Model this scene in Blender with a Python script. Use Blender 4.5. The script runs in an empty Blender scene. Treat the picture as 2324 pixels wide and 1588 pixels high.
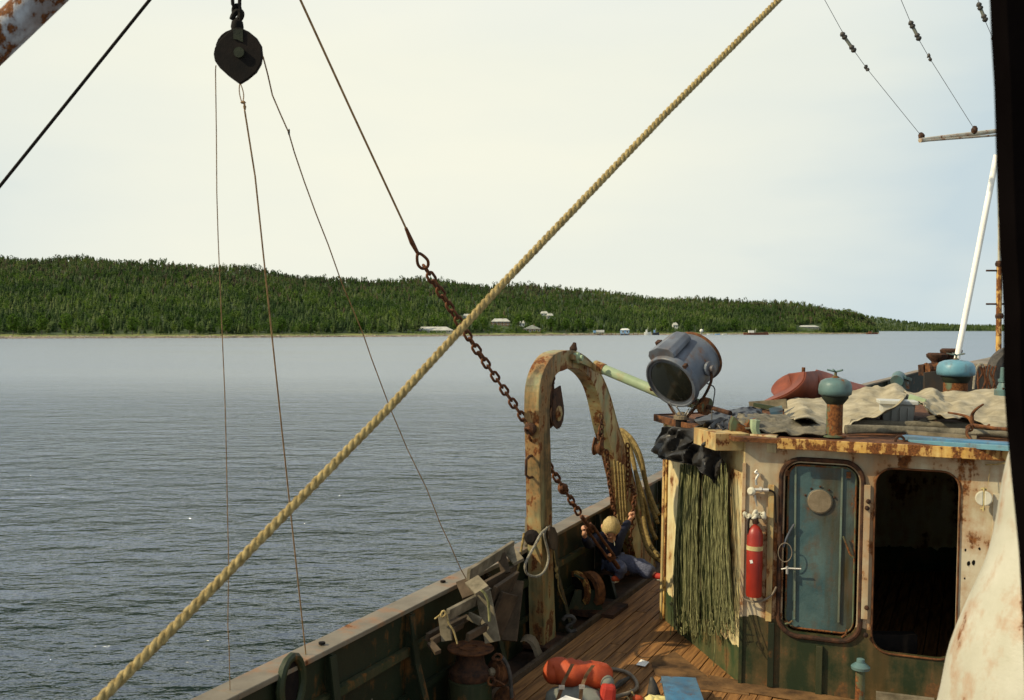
import bpy, bmesh, math, random
import numpy as np
from mathutils import Vector, Matrix, noise
V = Vector
random.seed(7); rng = np.random.default_rng(7)
C = bpy.context.scene.collection
S = bpy.context.scene

# ------------------------------------------------------------------ camera, sky, sun, exposure
FPX, CX, CY, HY = 2259.0, 1162.0, 794.0, 748.0          # measured on the photograph at 2324 x 1588
EYE = V((0, 0, 3.0))                                    # three metres above the deck
PITCH = math.atan((CY - HY) / FPX)
HEEL = math.radians(1.0)                                # the ship leans a little to starboard
HM = Matrix.Translation(EYE) @ Matrix.Rotation(HEEL, 4, 'Y') @ Matrix.Translation(-EYE)
HMI = HM.inverted().to_3x3()
cd = bpy.data.cameras.new('camera'); cam = bpy.data.objects.new('camera', cd); C.objects.link(cam)
cam.location = EYE; cam.rotation_euler = (math.radians(90) - PITCH, 0, 0)
cd.sensor_width = 36; cd.lens = 36 * FPX / 2324; cd.clip_start = 0.05; cd.clip_end = 60000
cd.dof.use_dof = True; cd.dof.focus_distance = 11.0; cd.dof.aperture_fstop = 7.0
S.camera = cam
SUN = V((-0.97, -0.25, 0)).normalized() * math.cos(math.radians(38)); SUN.z = math.sin(math.radians(38))
sl = bpy.data.lights.new('sun', 'SUN'); sl.energy = 5.0; sl.angle = math.radians(0.9); sl.color = (1.0, 0.86, 0.58)
so = bpy.data.objects.new('sun', sl); C.objects.link(so); so.rotation_euler = SUN.to_track_quat('Z', 'Y').to_euler()
w = bpy.data.worlds.new('World'); S.world = w; w.use_nodes = True
nt = w.node_tree; nt.nodes.clear(); N = nt.nodes.new; Lk = nt.links.new
sky = N('ShaderNodeTexSky'); sky.sky_type = 'NISHITA'; sky.sun_disc = False
sky.sun_elevation = math.radians(38); sky.sun_rotation = math.atan2(SUN.x, SUN.y); sky.dust_density = 3
bg = N('ShaderNodeBackground'); bg.inputs[1].default_value = 0.07; Lk(sky.outputs[0], bg.inputs[0])
tc = N('ShaderNodeTexCoord'); sep = N('ShaderNodeSeparateXYZ'); Lk(tc.outputs['Generated'], sep.inputs[0])
# thin bright cloud sheet, creamier where it is lit through, ahead and a little to port
dp = N('ShaderNodeVectorMath'); dp.operation = 'DOT_PRODUCT'; Lk(tc.outputs['Generated'], dp.inputs[0]); dp.inputs[1].default_value = V((-0.1, 0.93, 0.28)).normalized()
rg = N('ShaderNodeMapRange'); rg.inputs[1].default_value = 0.85; rg.inputs[2].default_value = 1.0; Lk(dp.outputs['Value'], rg.inputs[0])
mp = N('ShaderNodeMapping'); mp.inputs['Scale'].default_value = (1.2, 1.2, 4.5); Lk(tc.outputs['Generated'], mp.inputs[0])
cn = N('ShaderNodeTexNoise'); cn.inputs['Scale'].default_value = 2.2; cn.inputs['Detail'].default_value = 4; Lk(mp.outputs[0], cn.inputs['Vector'])
ad = N('ShaderNodeMath'); ad.operation = 'MULTIPLY_ADD'; Lk(cn.outputs['Fac'], ad.inputs[0]); ad.inputs[1].default_value = 0.9; ad.inputs[2].default_value = -0.45
a2 = N('ShaderNodeMath'); a2.operation = 'ADD'; Lk(rg.outputs[0], a2.inputs[0]); Lk(ad.outputs[0], a2.inputs[1])
cr = N('ShaderNodeValToRGB'); Lk(a2.outputs[0], cr.inputs[0])
cr.color_ramp.elements[0].position = 0.0; cr.color_ramp.elements[0].color = (0.58, 0.69, 0.73, 1)
cr.color_ramp.elements[1].position = 1.0; cr.color_ramp.elements[1].color = (0.93, 0.925, 0.78, 1)
e = cr.color_ramp.elements.new(0.45); e.color = (0.80, 0.84, 0.77, 1)
hi = N('ShaderNodeMapRange'); hi.inputs[1].default_value = 0.26; hi.inputs[2].default_value = 0.60; Lk(sep.outputs['Z'], hi.inputs[0])      # the sheet is thinner and brighter overhead
hm = N('ShaderNodeMix'); hm.data_type = 'RGBA'; Lk(hi.outputs[0], hm.inputs[0]); Lk(cr.outputs[0], hm.inputs[6]); hm.inputs[7].default_value = (0.78, 0.85, 0.93, 1)
vb = N('ShaderNodeBackground'); Lk(hm.outputs[2], vb.inputs[0]); vb.inputs[1].default_value = 1.0
zr = N('ShaderNodeMapRange'); zr.inputs[1].default_value = 0.55; zr.inputs[2].default_value = 0.95; zr.inputs[3].default_value = 1.0; zr.inputs[4].default_value = 0.5; Lk(sep.outputs['Z'], zr.inputs[0])
mx = N('ShaderNodeMixShader'); Lk(zr.outputs[0], mx.inputs[0]); Lk(bg.outputs[0], mx.inputs[1]); Lk(vb.outputs[0], mx.inputs[2])
wo = N('ShaderNodeOutputWorld'); Lk(mx.outputs[0], wo.inputs[0])
S.view_settings.view_transform = 'Standard'; S.view_settings.look = 'None'; S.view_settings.exposure = 0.0; S.view_settings.gamma = 1
S.cycles.max_bounces = 6; S.cycles.sample_clamp_indirect = 4

# ------------------------------------------------------------------ measuring: sight lines from the eye, in the ship's own frame
_cp, _sp = math.cos(PITCH), math.sin(PITCH)
def ray(u, v, ship=True):
    x, y, z = u - CX, FPX, CY - v
    d = V((x, y * _cp + z * _sp, -y * _sp + z * _cp))
    return HMI @ d if ship else d
def P(u, v, Y):                                         # point at distance Y ahead
    d = ray(u, v); return EYE + d * (Y / d.y)
def G(u, v, z=0.0):                                     # point on a level plane of the ship
    d = ray(u, v); return EYE + d * ((z - EYE.z) / d.z)
def PL(u, v, o, n):                                     # point on an upright plane
    d = ray(u, v); return EYE + d * ((o - EYE).dot(n) / d.dot(n))
def zc(ox, oy, s):
    return lambda x, y: ((ox + x / s) / 1.496, (oy + y / s) / 1.496)
Z1 = zc(2200, 1100, 2.647); Z2 = zc(1700, 1150, 2.647); Z3 = zc(1350, 1750, 2.537); Z4 = zc(1750, 1700, 2.348)
Z5 = zc(2200, 1550, 1.923); Z6 = zc(2800, 1450, 1.715); Z7 = zc(2450, 1100, 2.263); Z8 = zc(2700, 0, 1.323)
ZA = zc(1950, 1900, 3.336); ZB = zc(2350, 2050, 3.575); ZC = zc(2200, 1400, 5.293); ZD = zc(1750, 1650, 3.971)
ZE = zc(2800, 1150, 3.433); ZF = zc(1350, 2050, 4.648); ZL = zc(0, 0, 2.1127); ZR = zc(1200, 700, 1.444); ZS = zc(650, 1900, 2.1127)

# ------------------------------------------------------------------ materials
def mat(name, build, rough=0.7, metal=0.0, spec=0.3):
    m = bpy.data.materials.new(name); m.use_nodes = True; t = m.node_tree
    b = t.nodes['Principled BSDF']; b.inputs['Roughness'].default_value = rough; b.inputs['Metallic'].default_value = metal
    b.inputs['Specular IOR Level'].default_value = spec
    build(t, b); return m
def nnoise(t, scale, detail=5, rough=0.6, stretch=(1, 1, 1), coord='obj', off=0.0):
    if coord == 'obj':
        c = t.nodes.new('ShaderNodeTexCoord').outputs['Object']
    else:
        c = t.nodes.new('ShaderNodeNewGeometry').outputs['Position']
    m = t.nodes.new('ShaderNodeMapping'); m.inputs['Scale'].default_value = stretch; m.inputs['Location'].default_value = (off, off * 1.7, off * .6)
    t.links.new(c, m.inputs[0])
    n = t.nodes.new('ShaderNodeTexNoise'); n.inputs['Scale'].default_value = scale; n.inputs['Detail'].default_value = detail; n.inputs['Roughness'].default_value = rough
    t.links.new(m.outputs[0], n.inputs['Vector']); return n.outputs['Fac']
def ramp(t, fac, stops):
    r = t.nodes.new('ShaderNodeValToRGB'); t.links.new(fac, r.inputs[0]); e = r.color_ramp.elements
    while len(e) < len(stops): e.new(0.5)
    for el, (p, c) in zip(e, stops): el.position = p; el.color = (*c, 1) if not isinstance(c, float) else (c, c, c, 1)
    return r.outputs[0]
def mixc(t, fac, a, b):
    m = t.nodes.new('ShaderNodeMix'); m.data_type = 'RGBA'
    for s, x in ((0, fac), (6, a), (7, b)):
        if isinstance(x, (tuple, float)): m.inputs[s].default_value = (*x, 1) if isinstance(x, tuple) else x
        else: t.links.new(x, m.inputs[s])
    return m.outputs[2]
def mth(t, op, a, b=0.0):
    m = t.nodes.new('ShaderNodeMath'); m.operation = op
    for i, x in enumerate((a, b)):
        if isinstance(x, (int, float)): m.inputs[i].default_value = x
        else: t.links.new(x, m.inputs[i])
    return m.outputs[0]
def bump(t, b, fac, strength=0.4, dist=0.01):
    n = t.nodes.new('ShaderNodeBump'); n.inputs['Strength'].default_value = strength; n.inputs['Distance'].default_value = dist
    t.links.new(fac, n.inputs['Height']); t.links.new(n.outputs[0], b.inputs['Normal'])
RUST = [(0.25, (0.03, 0.012, 0.006)), (0.5, (0.13, 0.045, 0.012)), (0.75, (0.26, 0.10, 0.025))]
def paint(name, c1, c2, rust=0.35, scale=5.0, rough=0.55, streak=0.35, grime=(0.10, 0.07, 0.035), off=0.0, low=None, bmp=0.5):
    """flaking paint over rust; rust = how much has gone; low = (height, colour) of a second paint below a ragged line"""
    def f(t, b):
        n1 = mth(t, 'ADD', mth(t, 'MULTIPLY', nnoise(t, scale, 8, .68, off=off), .75), mth(t, 'MULTIPLY', nnoise(t, scale * 1.5, 6, .62, (1, 1, .16), off=off + 2), .65)); n1 = mth(t, 'SUBTRACT', n1, .20); n2 = nnoise(t, scale * .45, 5, .6, (1, 1, 0.16), off=off + 5); fine = nnoise(t, scale * 9, 4, .6, off=off)
        base = mixc(t, ramp(t, nnoise(t, scale * .7, 6, .6, off=off + 9), [(.35, 0.0), (.65, 1.0)]), c1, c2)
        if low:
            z = t.nodes.new('ShaderNodeSeparateXYZ'); t.links.new(t.nodes.new('ShaderNodeTexCoord').outputs['Object'], z.inputs[0])
            zz = mth(t, 'ADD', z.outputs['Z'], mth(t, 'MULTIPLY', mth(t, 'SUBTRACT', nnoise(t, 9, 3, .5, off=off), .5), .12))
            lo = mixc(t, n1, low[1], tuple(x * 1.9 for x in low[1]))
            below = mth(t, 'LESS_THAN', zz, low[0]); base = mixc(t, below, base, lo)
            less = mth(t, 'SUBTRACT', 1.0, mth(t, 'MULTIPLY', below, .8))
        dirty = mixc(t, ramp(t, n2, [(.45, 0.0), (.72, streak * 1.6)]), base, grime)
        rc = ramp(t, fine, RUST)
        halo = ramp(t, n1, [(.70 - rust * .45 - .13, 0.0), (.70 - rust * .45 + .02, .75)])
        if low: halo = mixc(t, less, (0.0, 0.0, 0.0), halo)
        st = mixc(t, halo, dirty, tuple(.30 * x + .70 * y for x, y in zip(c1, (0.30, 0.11, 0.02) if c1[0] > c1[2] * 1.15 else (0.10, 0.045, 0.012))))
        mk = ramp(t, n1, [((.70 - rust * .45), 0.0), ((.70 - rust * .45) + .045, 1.0)])
        if low: mk = mixc(t, mth(t, 'MINIMUM', 1.0, mth(t, 'ADD', less, .25)), (0.0, 0.0, 0.0), mk)
        col = mixc(t, mk, st, rc)
        t.links.new(col, b.inputs['Base Color'])
        t.links.new(mixc(t, mk, (rough,) * 3, (.92,) * 3), b.inputs['Roughness'])
        h = mth(t, 'ADD', mth(t, 'MULTIPLY', mk, -.5), mth(t, 'MULTIPLY', fine, .6)); bump(t, b, h, bmp, .004)
    return mat(name, f, rough)
def simple(name, c1, c2, scale=6.0, rough=0.8, stretch=(1, 1, 1), bstr=0.4, bd=0.006, metal=0.0, spec=.3, coord='obj', lohi=(.35, .65)):
    def f(t, b):
        n1 = nnoise(t, scale, 7, .62, stretch, coord)
        t.links.new(ramp(t, n1, [(lohi[0], c1), (lohi[1], c2)]), b.inputs['Base Color'])
        if bstr: bump(t, b, nnoise(t, scale * 6, 4, .6, stretch, coord), bstr, bd)
    return mat(name, f, rough, metal, spec)
CREAM = (0.50, 0.42, 0.20); CREAM2 = (0.62, 0.56, 0.36); GREY = (0.42, 0.38, 0.30)
M = {}
M['cream'] = paint('cream_paint', (0.54, 0.46, 0.22), (0.60, 0.53, 0.32), .27, 3.2, low=(0.33, (0.018, 0.035, 0.014)), streak=.25)
M['wall'] = paint('grey_white_paint', (0.38, 0.32, 0.20), (0.50, 0.44, 0.31), .31, 3.6, low=(0.62, (0.010, 0.017, 0.006)), streak=.6, grime=(0.13, 0.065, 0.02), off=3)
M['fascia'] = paint('rusty_cream_edge', (0.55, 0.34, 0.08), (0.60, 0.44, 0.17), .52, 9, streak=.5, off=1)
M['eave'] = paint('yellowed_cream', (0.60, 0.45, 0.17), (0.66, 0.54, 0.27), .24, 6, streak=.8, off=2)
M['gallows'] = paint('mustard_green_paint', (0.38, 0.34, 0.16), (0.17, 0.20, 0.10), .36, 5.5, streak=1.0, grime=(0.065, 0.042, 0.015), off=4)
M['palegreen'] = paint('pale_green_paint', (0.24, 0.32, 0.19), (0.31, 0.38, 0.23), .12, 5, streak=.15, off=6)
M['bulwark'] = paint('dark_green_paint', (0.009, 0.014, 0.006), (0.015, 0.022, 0.009), .04, 4, streak=.3, grime=(.012, .009, .005), off=7)
M['hull'] = paint('black_hull_paint', (0.012, 0.013, 0.014), (0.02, 0.02, 0.02), .15, 1.5, off=7)
M['stringer'] = paint('green_paint_worn', (0.016, 0.026, 0.010), (0.024, 0.034, 0.013), .06, 8, off=8)
M['rust'] = simple('heavy_rust', (0.035, 0.014, 0.006), (0.17, 0.065, 0.02), 14, .9, bstr=.8)
M['darkrust'] = simple('dark_rust', (0.015, 0.008, 0.005), (0.075, 0.03, 0.012), 14, .85, bstr=.8)
M['chain'] = simple('chain_rust', (0.04, 0.016, 0.008), (0.16, 0.06, 0.022), 22, .8, bstr=.6, metal=.2)
M['black'] = simple('black_iron', (0.004, 0.0035, 0.003), (0.012, 0.008, 0.006), 12, .8, bstr=.15, spec=.15)
M['blackgreen'] = simple('black_green_iron', (0.008, 0.010, 0.006), (0.02, 0.026, 0.012), 8, .8)
M['deck'] = simple('deck_wood', (0.10, 0.043, 0.013), (0.32, 0.155, 0.048), 4, .75, (7, .5, 2), .5, .004)
M['caulk'] = simple('deck_caulk', (0.010, 0.007, 0.005), (0.03, 0.018, 0.01), 8, .9)
M['waterway'] = simple('rusty_waterway', (0.012, 0.009, 0.006), (0.06, 0.03, 0.015), 3, .85)
M['plate'] = simple('sandy_rust_plate', (0.05, 0.026, 0.010), (0.20, 0.105, 0.038), 5, .85)
M['grey_wood'] = simple('weathered_grey_wood', (0.075, 0.062, 0.038), (0.21, 0.175, 0.115), 7, .85, (1, 1, 1), .6, .004)
M['brown_wood'] = simple('weathered_brown_wood', (0.035, 0.023, 0.012), (0.09, 0.06, 0.034), 7, .85)
M['rail'] = paint('worn_rail', (0.12, 0.098, 0.065), (0.21, 0.18, 0.13), .16, 3.0, streak=.2, off=11, bmp=.7)
M['searchgrey'] = paint('grey_blue_paint', (0.075, 0.09, 0.115), (0.125, 0.14, 0.165), .13, 6, rough=.42, streak=.4, grime=(.05, .04, .03), off=12)
M['blue_door'] = paint('blue_door_paint', (0.032, 0.068, 0.074), (0.070, 0.115, 0.112), .16, 5, rough=.36, streak=1.2, grime=(.045, .032, .010), off=13, bmp=1.0)
M['turq'] = paint('turquoise_paint', (0.06, 0.12, 0.12), (0.10, 0.165, 0.155), .14, 6, rough=.45, streak=.3, off=14)
M['bluecap'] = paint('blue_vent_paint', (0.075, 0.20, 0.27), (0.12, 0.26, 0.32), .10, 6, rough=.4, streak=.15, off=14)
M['pipe'] = paint('rusty_green_pipe', (0.06, 0.11, 0.06), (0.10, 0.15, 0.09), .50, 6, streak=.5, off=15)
M['brightblue'] = paint('bright_blue_board', (0.035, 0.12, 0.22), (0.07, 0.19, 0.30), .14, 8, streak=.3, off=16)
M['oxide'] = simple('red_oxide', (0.11, 0.023, 0.008), (0.20, 0.046, 0.017), 5, .6, bstr=.3)
M['white'] = paint('white_rusty_paint', (0.36, 0.34, 0.26), (0.44, 0.42, 0.34), .20, 7, rough=.4, streak=.12, off=17)
M['boom'] = paint('white_paint_rust_spots', (0.36, 0.41, 0.47), (0.46, 0.50, 0.56), .40, 14, rough=.4, streak=.5, grime=(0.10, 0.04, 0.015), off=18)
M['tarp'] = simple('black_tarpaulin', (0.014, 0.013, 0.012), (0.032, 0.029, 0.026), 4, .45, bstr=.25, bd=.01, spec=.4)
M['canvas'] = simple('beige_canvas', (0.22, 0.185, 0.115), (0.38, 0.33, 0.225), 5, .9, bstr=.7, bd=.012)
M['oldcanvas'] = simple('grey_canvas', (0.07, 0.062, 0.043), (0.19, 0.165, 0.115), 9, .9, (1, 1, 1), .7, .01)
M['net'] = simple('olive_net_twine', (0.055, 0.056, 0.02), (0.27, 0.26, 0.115), 9, .9, (6, 6, 1.2), .5)
M['netgreen'] = simple('green_net_twine', (0.012, 0.022, 0.007), (0.05, 0.06, 0.014), 9, .9, (6, 6, 1.2), .5)
M['dullgreen'] = paint('dull_green_bar', (0.09, 0.13, 0.10), (0.13, 0.17, 0.13), .2, 8)
M['eave_shaded'] = paint('shaded_eave_cream', (0.36, 0.29, 0.15), (0.46, 0.39, 0.23), .30, 6, streak=.7, off=21)  # eave cream darkened, so the aft face's shade sits in the paint colour
M['rope'] = simple('manila_rope', (0.20, 0.14, 0.05), (0.46, 0.35, 0.15), 60, .95, bstr=1.0, bd=.004)
M['hankrope'] = simple('tarred_yellow_rope', (0.11, 0.072, 0.022), (0.29, 0.21, 0.075), 30, .9, bstr=.7)
M['greyrope'] = simple('grey_rope', (0.14, 0.125, 0.09), (0.32, 0.29, 0.22), 40, .9, bstr=.7)
M['wire'] = simple('brown_wire', (0.16, 0.09, 0.035), (0.32, 0.20, 0.09), 20, .8, bstr=0)
M['thinwire'] = simple('grey_wire', (0.10, 0.11, 0.11), (0.2, 0.2, 0.2), 20, .6, bstr=0)
M['red'] = simple('fire_red_paint', (0.20, 0.011, 0.004), (0.30, 0.022, 0.008), 5, .42, bstr=.1, spec=.5)
M['yellowed'] = simple('yellowed_band', (0.34, 0.26, 0.10), (0.5, 0.42, 0.2), 14, .6)
M['chrome'] = simple('dull_steel', (0.35, 0.34, 0.30), (0.52, 0.5, 0.45), 14, .4, metal=.5)
M['offwhite'] = simple('off_white_enamel', (0.40, 0.37, 0.27), (0.56, 0.53, 0.42), 6, .4, bstr=.1)
M['ply'] = simple('brown_cover_plate', (0.13, 0.10, 0.06), (0.20, 0.155, 0.10), 12, .7)
M['orange'] = simple('orange_nylon', (0.30, 0.042, 0.012), (0.42, 0.07, 0.018), 7, .6, bstr=.4)
M['greycloth'] = simple('grey_nylon', (0.12, 0.125, 0.10), (0.20, 0.205, 0.17), 7, .75)
M['redcloth'] = simple('dark_red_nylon', (0.30, 0.02, 0.012), (0.40, 0.035, 0.02), 7, .7)
M['strap'] = simple('brown_webbing', (0.10, 0.055, 0.025), (0.17, 0.10, 0.05), 30, .8)
M['paper'] = simple('white_paper', (0.72, 0.70, 0.64), (0.80, 0.78, 0.72), 3, .8, bstr=.1)
M['rubber'] = simple('black_rubber', (0.02, 0.02, 0.018), (0.07, 0.06, 0.05), 14, .6)
M['hose'] = simple('grey_brown_hose', (0.12, 0.095, 0.065), (0.22, 0.18, 0.13), 14, .6)
M['yellowcloth'] = simple('pale_yellow_cloth', (0.45, 0.38, 0.14), (0.60, 0.52, 0.24), 9, .85)
M['plastic'] = simple('grey_plastic_tub', (0.36, 0.36, 0.32), (0.45, 0.45, 0.41), 3, .5, bstr=.1)
M['lens'] = mat('lens_glass', lambda t, b: (b.inputs['Base Color'].__setattr__('default_value', (0.015, 0.016, 0.012, 1))), .12, 0, .6)
M['skin'] = mat('skin', lambda t, b: (b.inputs['Base Color'].__setattr__('default_value', (0.52, 0.27, 0.16, 1))), .55)
M['hair'] = simple('blond_hair', (0.26, 0.18, 0.065), (0.50, 0.38, 0.17), 40, .6, (4, 4, 1), .5)
M['navy'] = simple('navy_jacket_cloth', (0.006, 0.008, 0.02), (0.014, 0.018, 0.04), 12, .8)
M['jeans'] = simple('blue_grey_trousers', (0.045, 0.052, 0.09), (0.11, 0.12, 0.18), 9, .7, bstr=.8, bd=.02)
M['dark'] = simple('dark_frame_wood', (0.002, 0.0015, 0.0015), (0.004, 0.003, 0.003), 3, .9, spec=0.0)

# ------------------------------------------------------------------ mesh helpers
ship = []
def tag(o, label=None, cat=None, group=None, kind=None):
    for k, x in (('label', label), ('category', cat), ('group', group), ('kind', kind)):
        if x: o[k] = x
    return o
def thing(name, loc, label, cat, group=None, onship=True):
    o = bpy.data.objects.new(name, None); C.objects.link(o); o.location = loc; o.empty_display_size = .1
    tag(o, label, cat, group)
    if onship: ship.append(o)
    return o
def base_of(o):
    b = V((0, 0, 0))
    while o: b = b + o.location; o = o.parent
    return b
class MB:
    def __init__(s): s.v = []; s.f = []
    def add(s, vs, fs):
        k = len(s.v); s.v += [V(x) for x in vs]; s.f += [tuple(i + k for i in f) for f in fs]; return s
    def box(s, c, size, R=None, taper=1.0):
        a, b, h = (x / 2 for x in size); vs = []
        for z, q in ((-h, 1), (h, taper)):
            for x, y in ((-a, -b), (a, -b), (a, b), (-a, b)):
                p = V((x * q, y * q, z)); vs.append(V(c) + (R @ p if R else p))
        return s.add(vs, [(0, 3, 2, 1), (4, 5, 6, 7), (0, 1, 5, 4), (1, 2, 6, 5), (2, 3, 7, 6), (3, 0, 4, 7)])
    def beam(s, p, q, wd, th, side=None):                # wd across (along 'side'), th the other way
        p, q = V(p), V(q); d = (q - p).normalized(); sd = V(side) if side else d.cross(V((0, 0, 1)))
        if sd.length < 1e-4: sd = V((1, 0, 0))
        sd = (sd - d * sd.dot(d)).normalized(); up = d.cross(sd)
        vs = [c + sd * a * wd / 2 + up * b * th / 2 for c in (p, q) for a, b in ((-1, -1), (1, -1), (1, 1), (-1, 1))]
        return s.add(vs, [(0, 1, 2, 3), (7, 6, 5, 4), (0, 4, 5, 1), (1, 5, 6, 2), (2, 6, 7, 3), (3, 7, 4, 0)])
    def tube(s, pts, r, n=8, caps=True, closed=False):
        pts = [V(p) for p in pts]; m = len(pts); R = r if callable(r) else (lambda t: r); k = len(s.v)
        up = None
        for i, p in enumerate(pts):
            a = pts[(i - 1) % m] if (i > 0 or closed) else p; b = pts[(i + 1) % m] if (i < m - 1 or closed) else p
            d = (b - a).normalized()
            if up is None: up = d.cross(V((0, 0, 1))); up = up if up.length > .05 else V((1, 0, 0))
            up = (up - d * up.dot(d)).normalized(); sd = d.cross(up); rr = R(i / max(1, m - 1))
            s.v += [p + (up * math.cos(j * 2 * math.pi / n) + sd * math.sin(j * 2 * math.pi / n)) * rr for j in range(n)]
        for i in range(m if closed else m - 1):
            for j in range(n):
                a = k + i * n + j; b = k + i * n + (j + 1) % n; i2 = (i + 1) % m
                s.f.append((a, b, k + i2 * n + (j + 1) % n, k + i2 * n + j))
        if caps and not closed:
            s.f.append(tuple(k + j for j in range(n))[::-1]); s.f.append(tuple(k + (m - 1) * n + j for j in range(n)))
        return s
    def lathe(s, prof, c, axis=(0, 0, 1), n=24):         # prof: (radius, height) from bottom to top
        c = V(c); q = V(axis).normalized().to_track_quat('Z', 'Y').to_matrix(); k = len(s.v)
        for r, h in prof:
            s.v += [c + q @ V((r * math.cos(2 * math.pi * j / n), r * math.sin(2 * math.pi * j / n), h)) for j in range(n)]
        for i in range(len(prof) - 1):
            for j in range(n): s.f.append((k + i * n + j, k + i * n + (j + 1) % n, k + (i + 1) * n + (j + 1) % n, k + (i + 1) * n + j))
        s.f.append(tuple(k + j for j in range(n))[::-1]); s.f.append(tuple(k + (len(prof) - 1) * n + j for j in range(n)))
        return s
    def prism(s, poly, d):                               # poly of points, pushed along d
        poly = [V(p) for p in poly]; n = len(poly); d = V(d)
        s.add(poly + [p + d for p in poly], [tuple(range(n))[::-1], tuple(range(n, 2 * n))] + [(i, (i + 1) % n, n + (i + 1) % n, n + i) for i in range(n)])
        return s
    def band(s, A, B, d):                                # strip between polylines A and B, thickness vector d
        n = len(A); d = V(d)
        vs = list(A) + list(B) + [V(p) + d for p in A] + [V(p) + d for p in B]; fs = []
        for i in range(n - 1):
            fs += [(i, i + 1, n + i + 1, n + i), (2 * n + i + 1, 2 * n + i, 3 * n + i, 3 * n + i + 1), (i + 1, i, 2 * n + i, 2 * n + i + 1), (n + i, n + i + 1, 3 * n + i + 1, 3 * n + i)]
        fs += [(0, n, 3 * n, 2 * n), (n - 1, 3 * n - 1, 4 * n - 1, 2 * n - 1)]
        return s.add(vs, fs)
    def ball(s, c, r, sx=1, sy=1, sz=1, n=10, jit=0):
        c = V(c); k = len(s.v); m = n // 2 + 1
        for i in range(m + 1):
            th = math.pi * i / m
            for j in range(n):
                ph = 2 * math.pi * j / n; p = V((math.sin(th) * math.cos(ph) * sx, math.sin(th) * math.sin(ph) * sy, math.cos(th) * sz)) * r
                if jit: p *= 1 + jit * noise.noise((c + p) * (1.3 / r))
                s.v.append(c + p)
        for i in range(m):
            for j in range(n): s.f.append((k + i * n + j, k + (i + 1) * n + j, k + (i + 1) * n + (j + 1) % n, k + i * n + (j + 1) % n))
        return s
    def build(s, name, m, parent=None, smooth=False, bevel=0, label=None, cat=None, group=None, kind=None, solid=0, loc=None, onship=True, sub=0):
        me = bpy.data.meshes.new(name)
        if parent is not None: o0 = base_of(parent)
        elif loc is not None: o0 = V(loc)
        else:
            xs = [p.x for p in s.v]; ys = [p.y for p in s.v]; zs = [p.z for p in s.v]
            o0 = V(((min(xs) + max(xs)) / 2, (min(ys) + max(ys)) / 2, min(zs)))
        me.from_pydata([p - o0 for p in s.v], [], s.f); me.update()
        bm = bmesh.new(); bm.from_mesh(me)
        if not solid: bmesh.ops.recalc_face_normals(bm, faces=bm.faces)
        bm.to_mesh(me); bm.free()
        if smooth:
            me.polygons.foreach_set('use_smooth', [True] * len(me.polygons))
            if smooth != 'all' and hasattr(me, 'set_sharp_from_angle'): me.set_sharp_from_angle(angle=math.radians(38))
        me.materials.append(M[m] if isinstance(m, str) else m)
        o = bpy.data.objects.new(name, me); C.objects.link(o)
        if parent is not None: o.parent = parent
        else:
            o.location = o0
            if onship: ship.append(o)
        if solid: md = o.modifiers.new('thick', 'SOLIDIFY'); md.thickness = solid; md.offset = -1
        if bevel: md = o.modifiers.new('bev', 'BEVEL'); md.width = bevel; md.segments = 2; md.limit_method = 'ANGLE'
        if sub: md = o.modifiers.new('sub', 'SUBSURF'); md.levels = sub; md.render_levels = sub
        return tag(o, label, cat, group, kind)
def cr_pt(a, b, c, d, t):
    return tuple(0.5 * ((2 * q) + (r - p) * t + (2 * p - 5 * q + 4 * r - s) * t * t + (3 * q - p - 3 * r + s) * t ** 3) for p, q, r, s in zip(a, b, c, d))
def spline(pts, k=6, closed=False):
    pts = [tuple(p) for p in pts]; n = len(pts); out = []
    for i in range(n if closed else n - 1):
        g = (lambda j: pts[j % n]) if closed else (lambda j: pts[max(0, min(n - 1, j))])
        for q in range(k): out.append(V(cr_pt(g(i - 1), g(i), g(i + 1), g(i + 2), q / k)))
    if not closed: out.append(V(pts[-1]))
    return out
def quilt(rows, ku=6, kv=5, amp=0.0, freq=4.0, towards=None, seed=0.0, ridge=0.0, fold=0.0):   # smooth cloth through rows of points
    R = [spline(r, ku) for r in rows]; n = len(R[0]); cols = [spline([r[i] for r in R], kv) for i in range(n)]; m = len(cols[0])
    mb = MB(); tw = V(towards) if towards else V((0, -1, .3))
    for j in range(m):
        for i in range(n):
            p = cols[i][j].copy(); q = p * freq + V((seed, seed, seed))
            a = noise.noise(q) + .5 * noise.noise(q * 2.3)
            if ridge: a += ridge * (1 - 2 * abs(noise.noise(q * .9 + V((7, 3, 1)))))
            if fold:                                     # sharp creases running slantwise
                s_ = i / n * 5.3 + j / m * 2.6 + .9 * noise.noise(q * .5); s2 = i / n * 2.1 - j / m * 4.4 + .8 * noise.noise(q * .6 + V((5, 5, 5)))
                a += fold * (abs((s_ % 1) - .5) * 2 + .7 * abs((s2 % 1) - .5) * 2 - .8)
            mb.v.append(p + tw * a * amp)
    for j in range(m - 1):
        for i in range(n - 1): mb.f.append((j * n + i, j * n + i + 1, (j + 1) * n + i + 1, (j + 1) * n + i))
    return mb
def copy_obj(o, parent=None):
    c = o.copy(); C.objects.link(c)
    if parent: c.parent = parent
    return c
def sag(p, q, s=0.02, n=14, wob=0.0, seed=0):
    p, q = V(p), V(q); out = []
    for i in range(n + 1):
        t = i / n; a = p.lerp(q, t); a.z -= s * 4 * t * (1 - t)
        if wob and 0 < i < n: a += V((noise.noise(V((i * .7, seed, 0))), 0, noise.noise(V((i * .7, seed, 9))))) * wob
        out.append(a)
    return out

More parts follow.
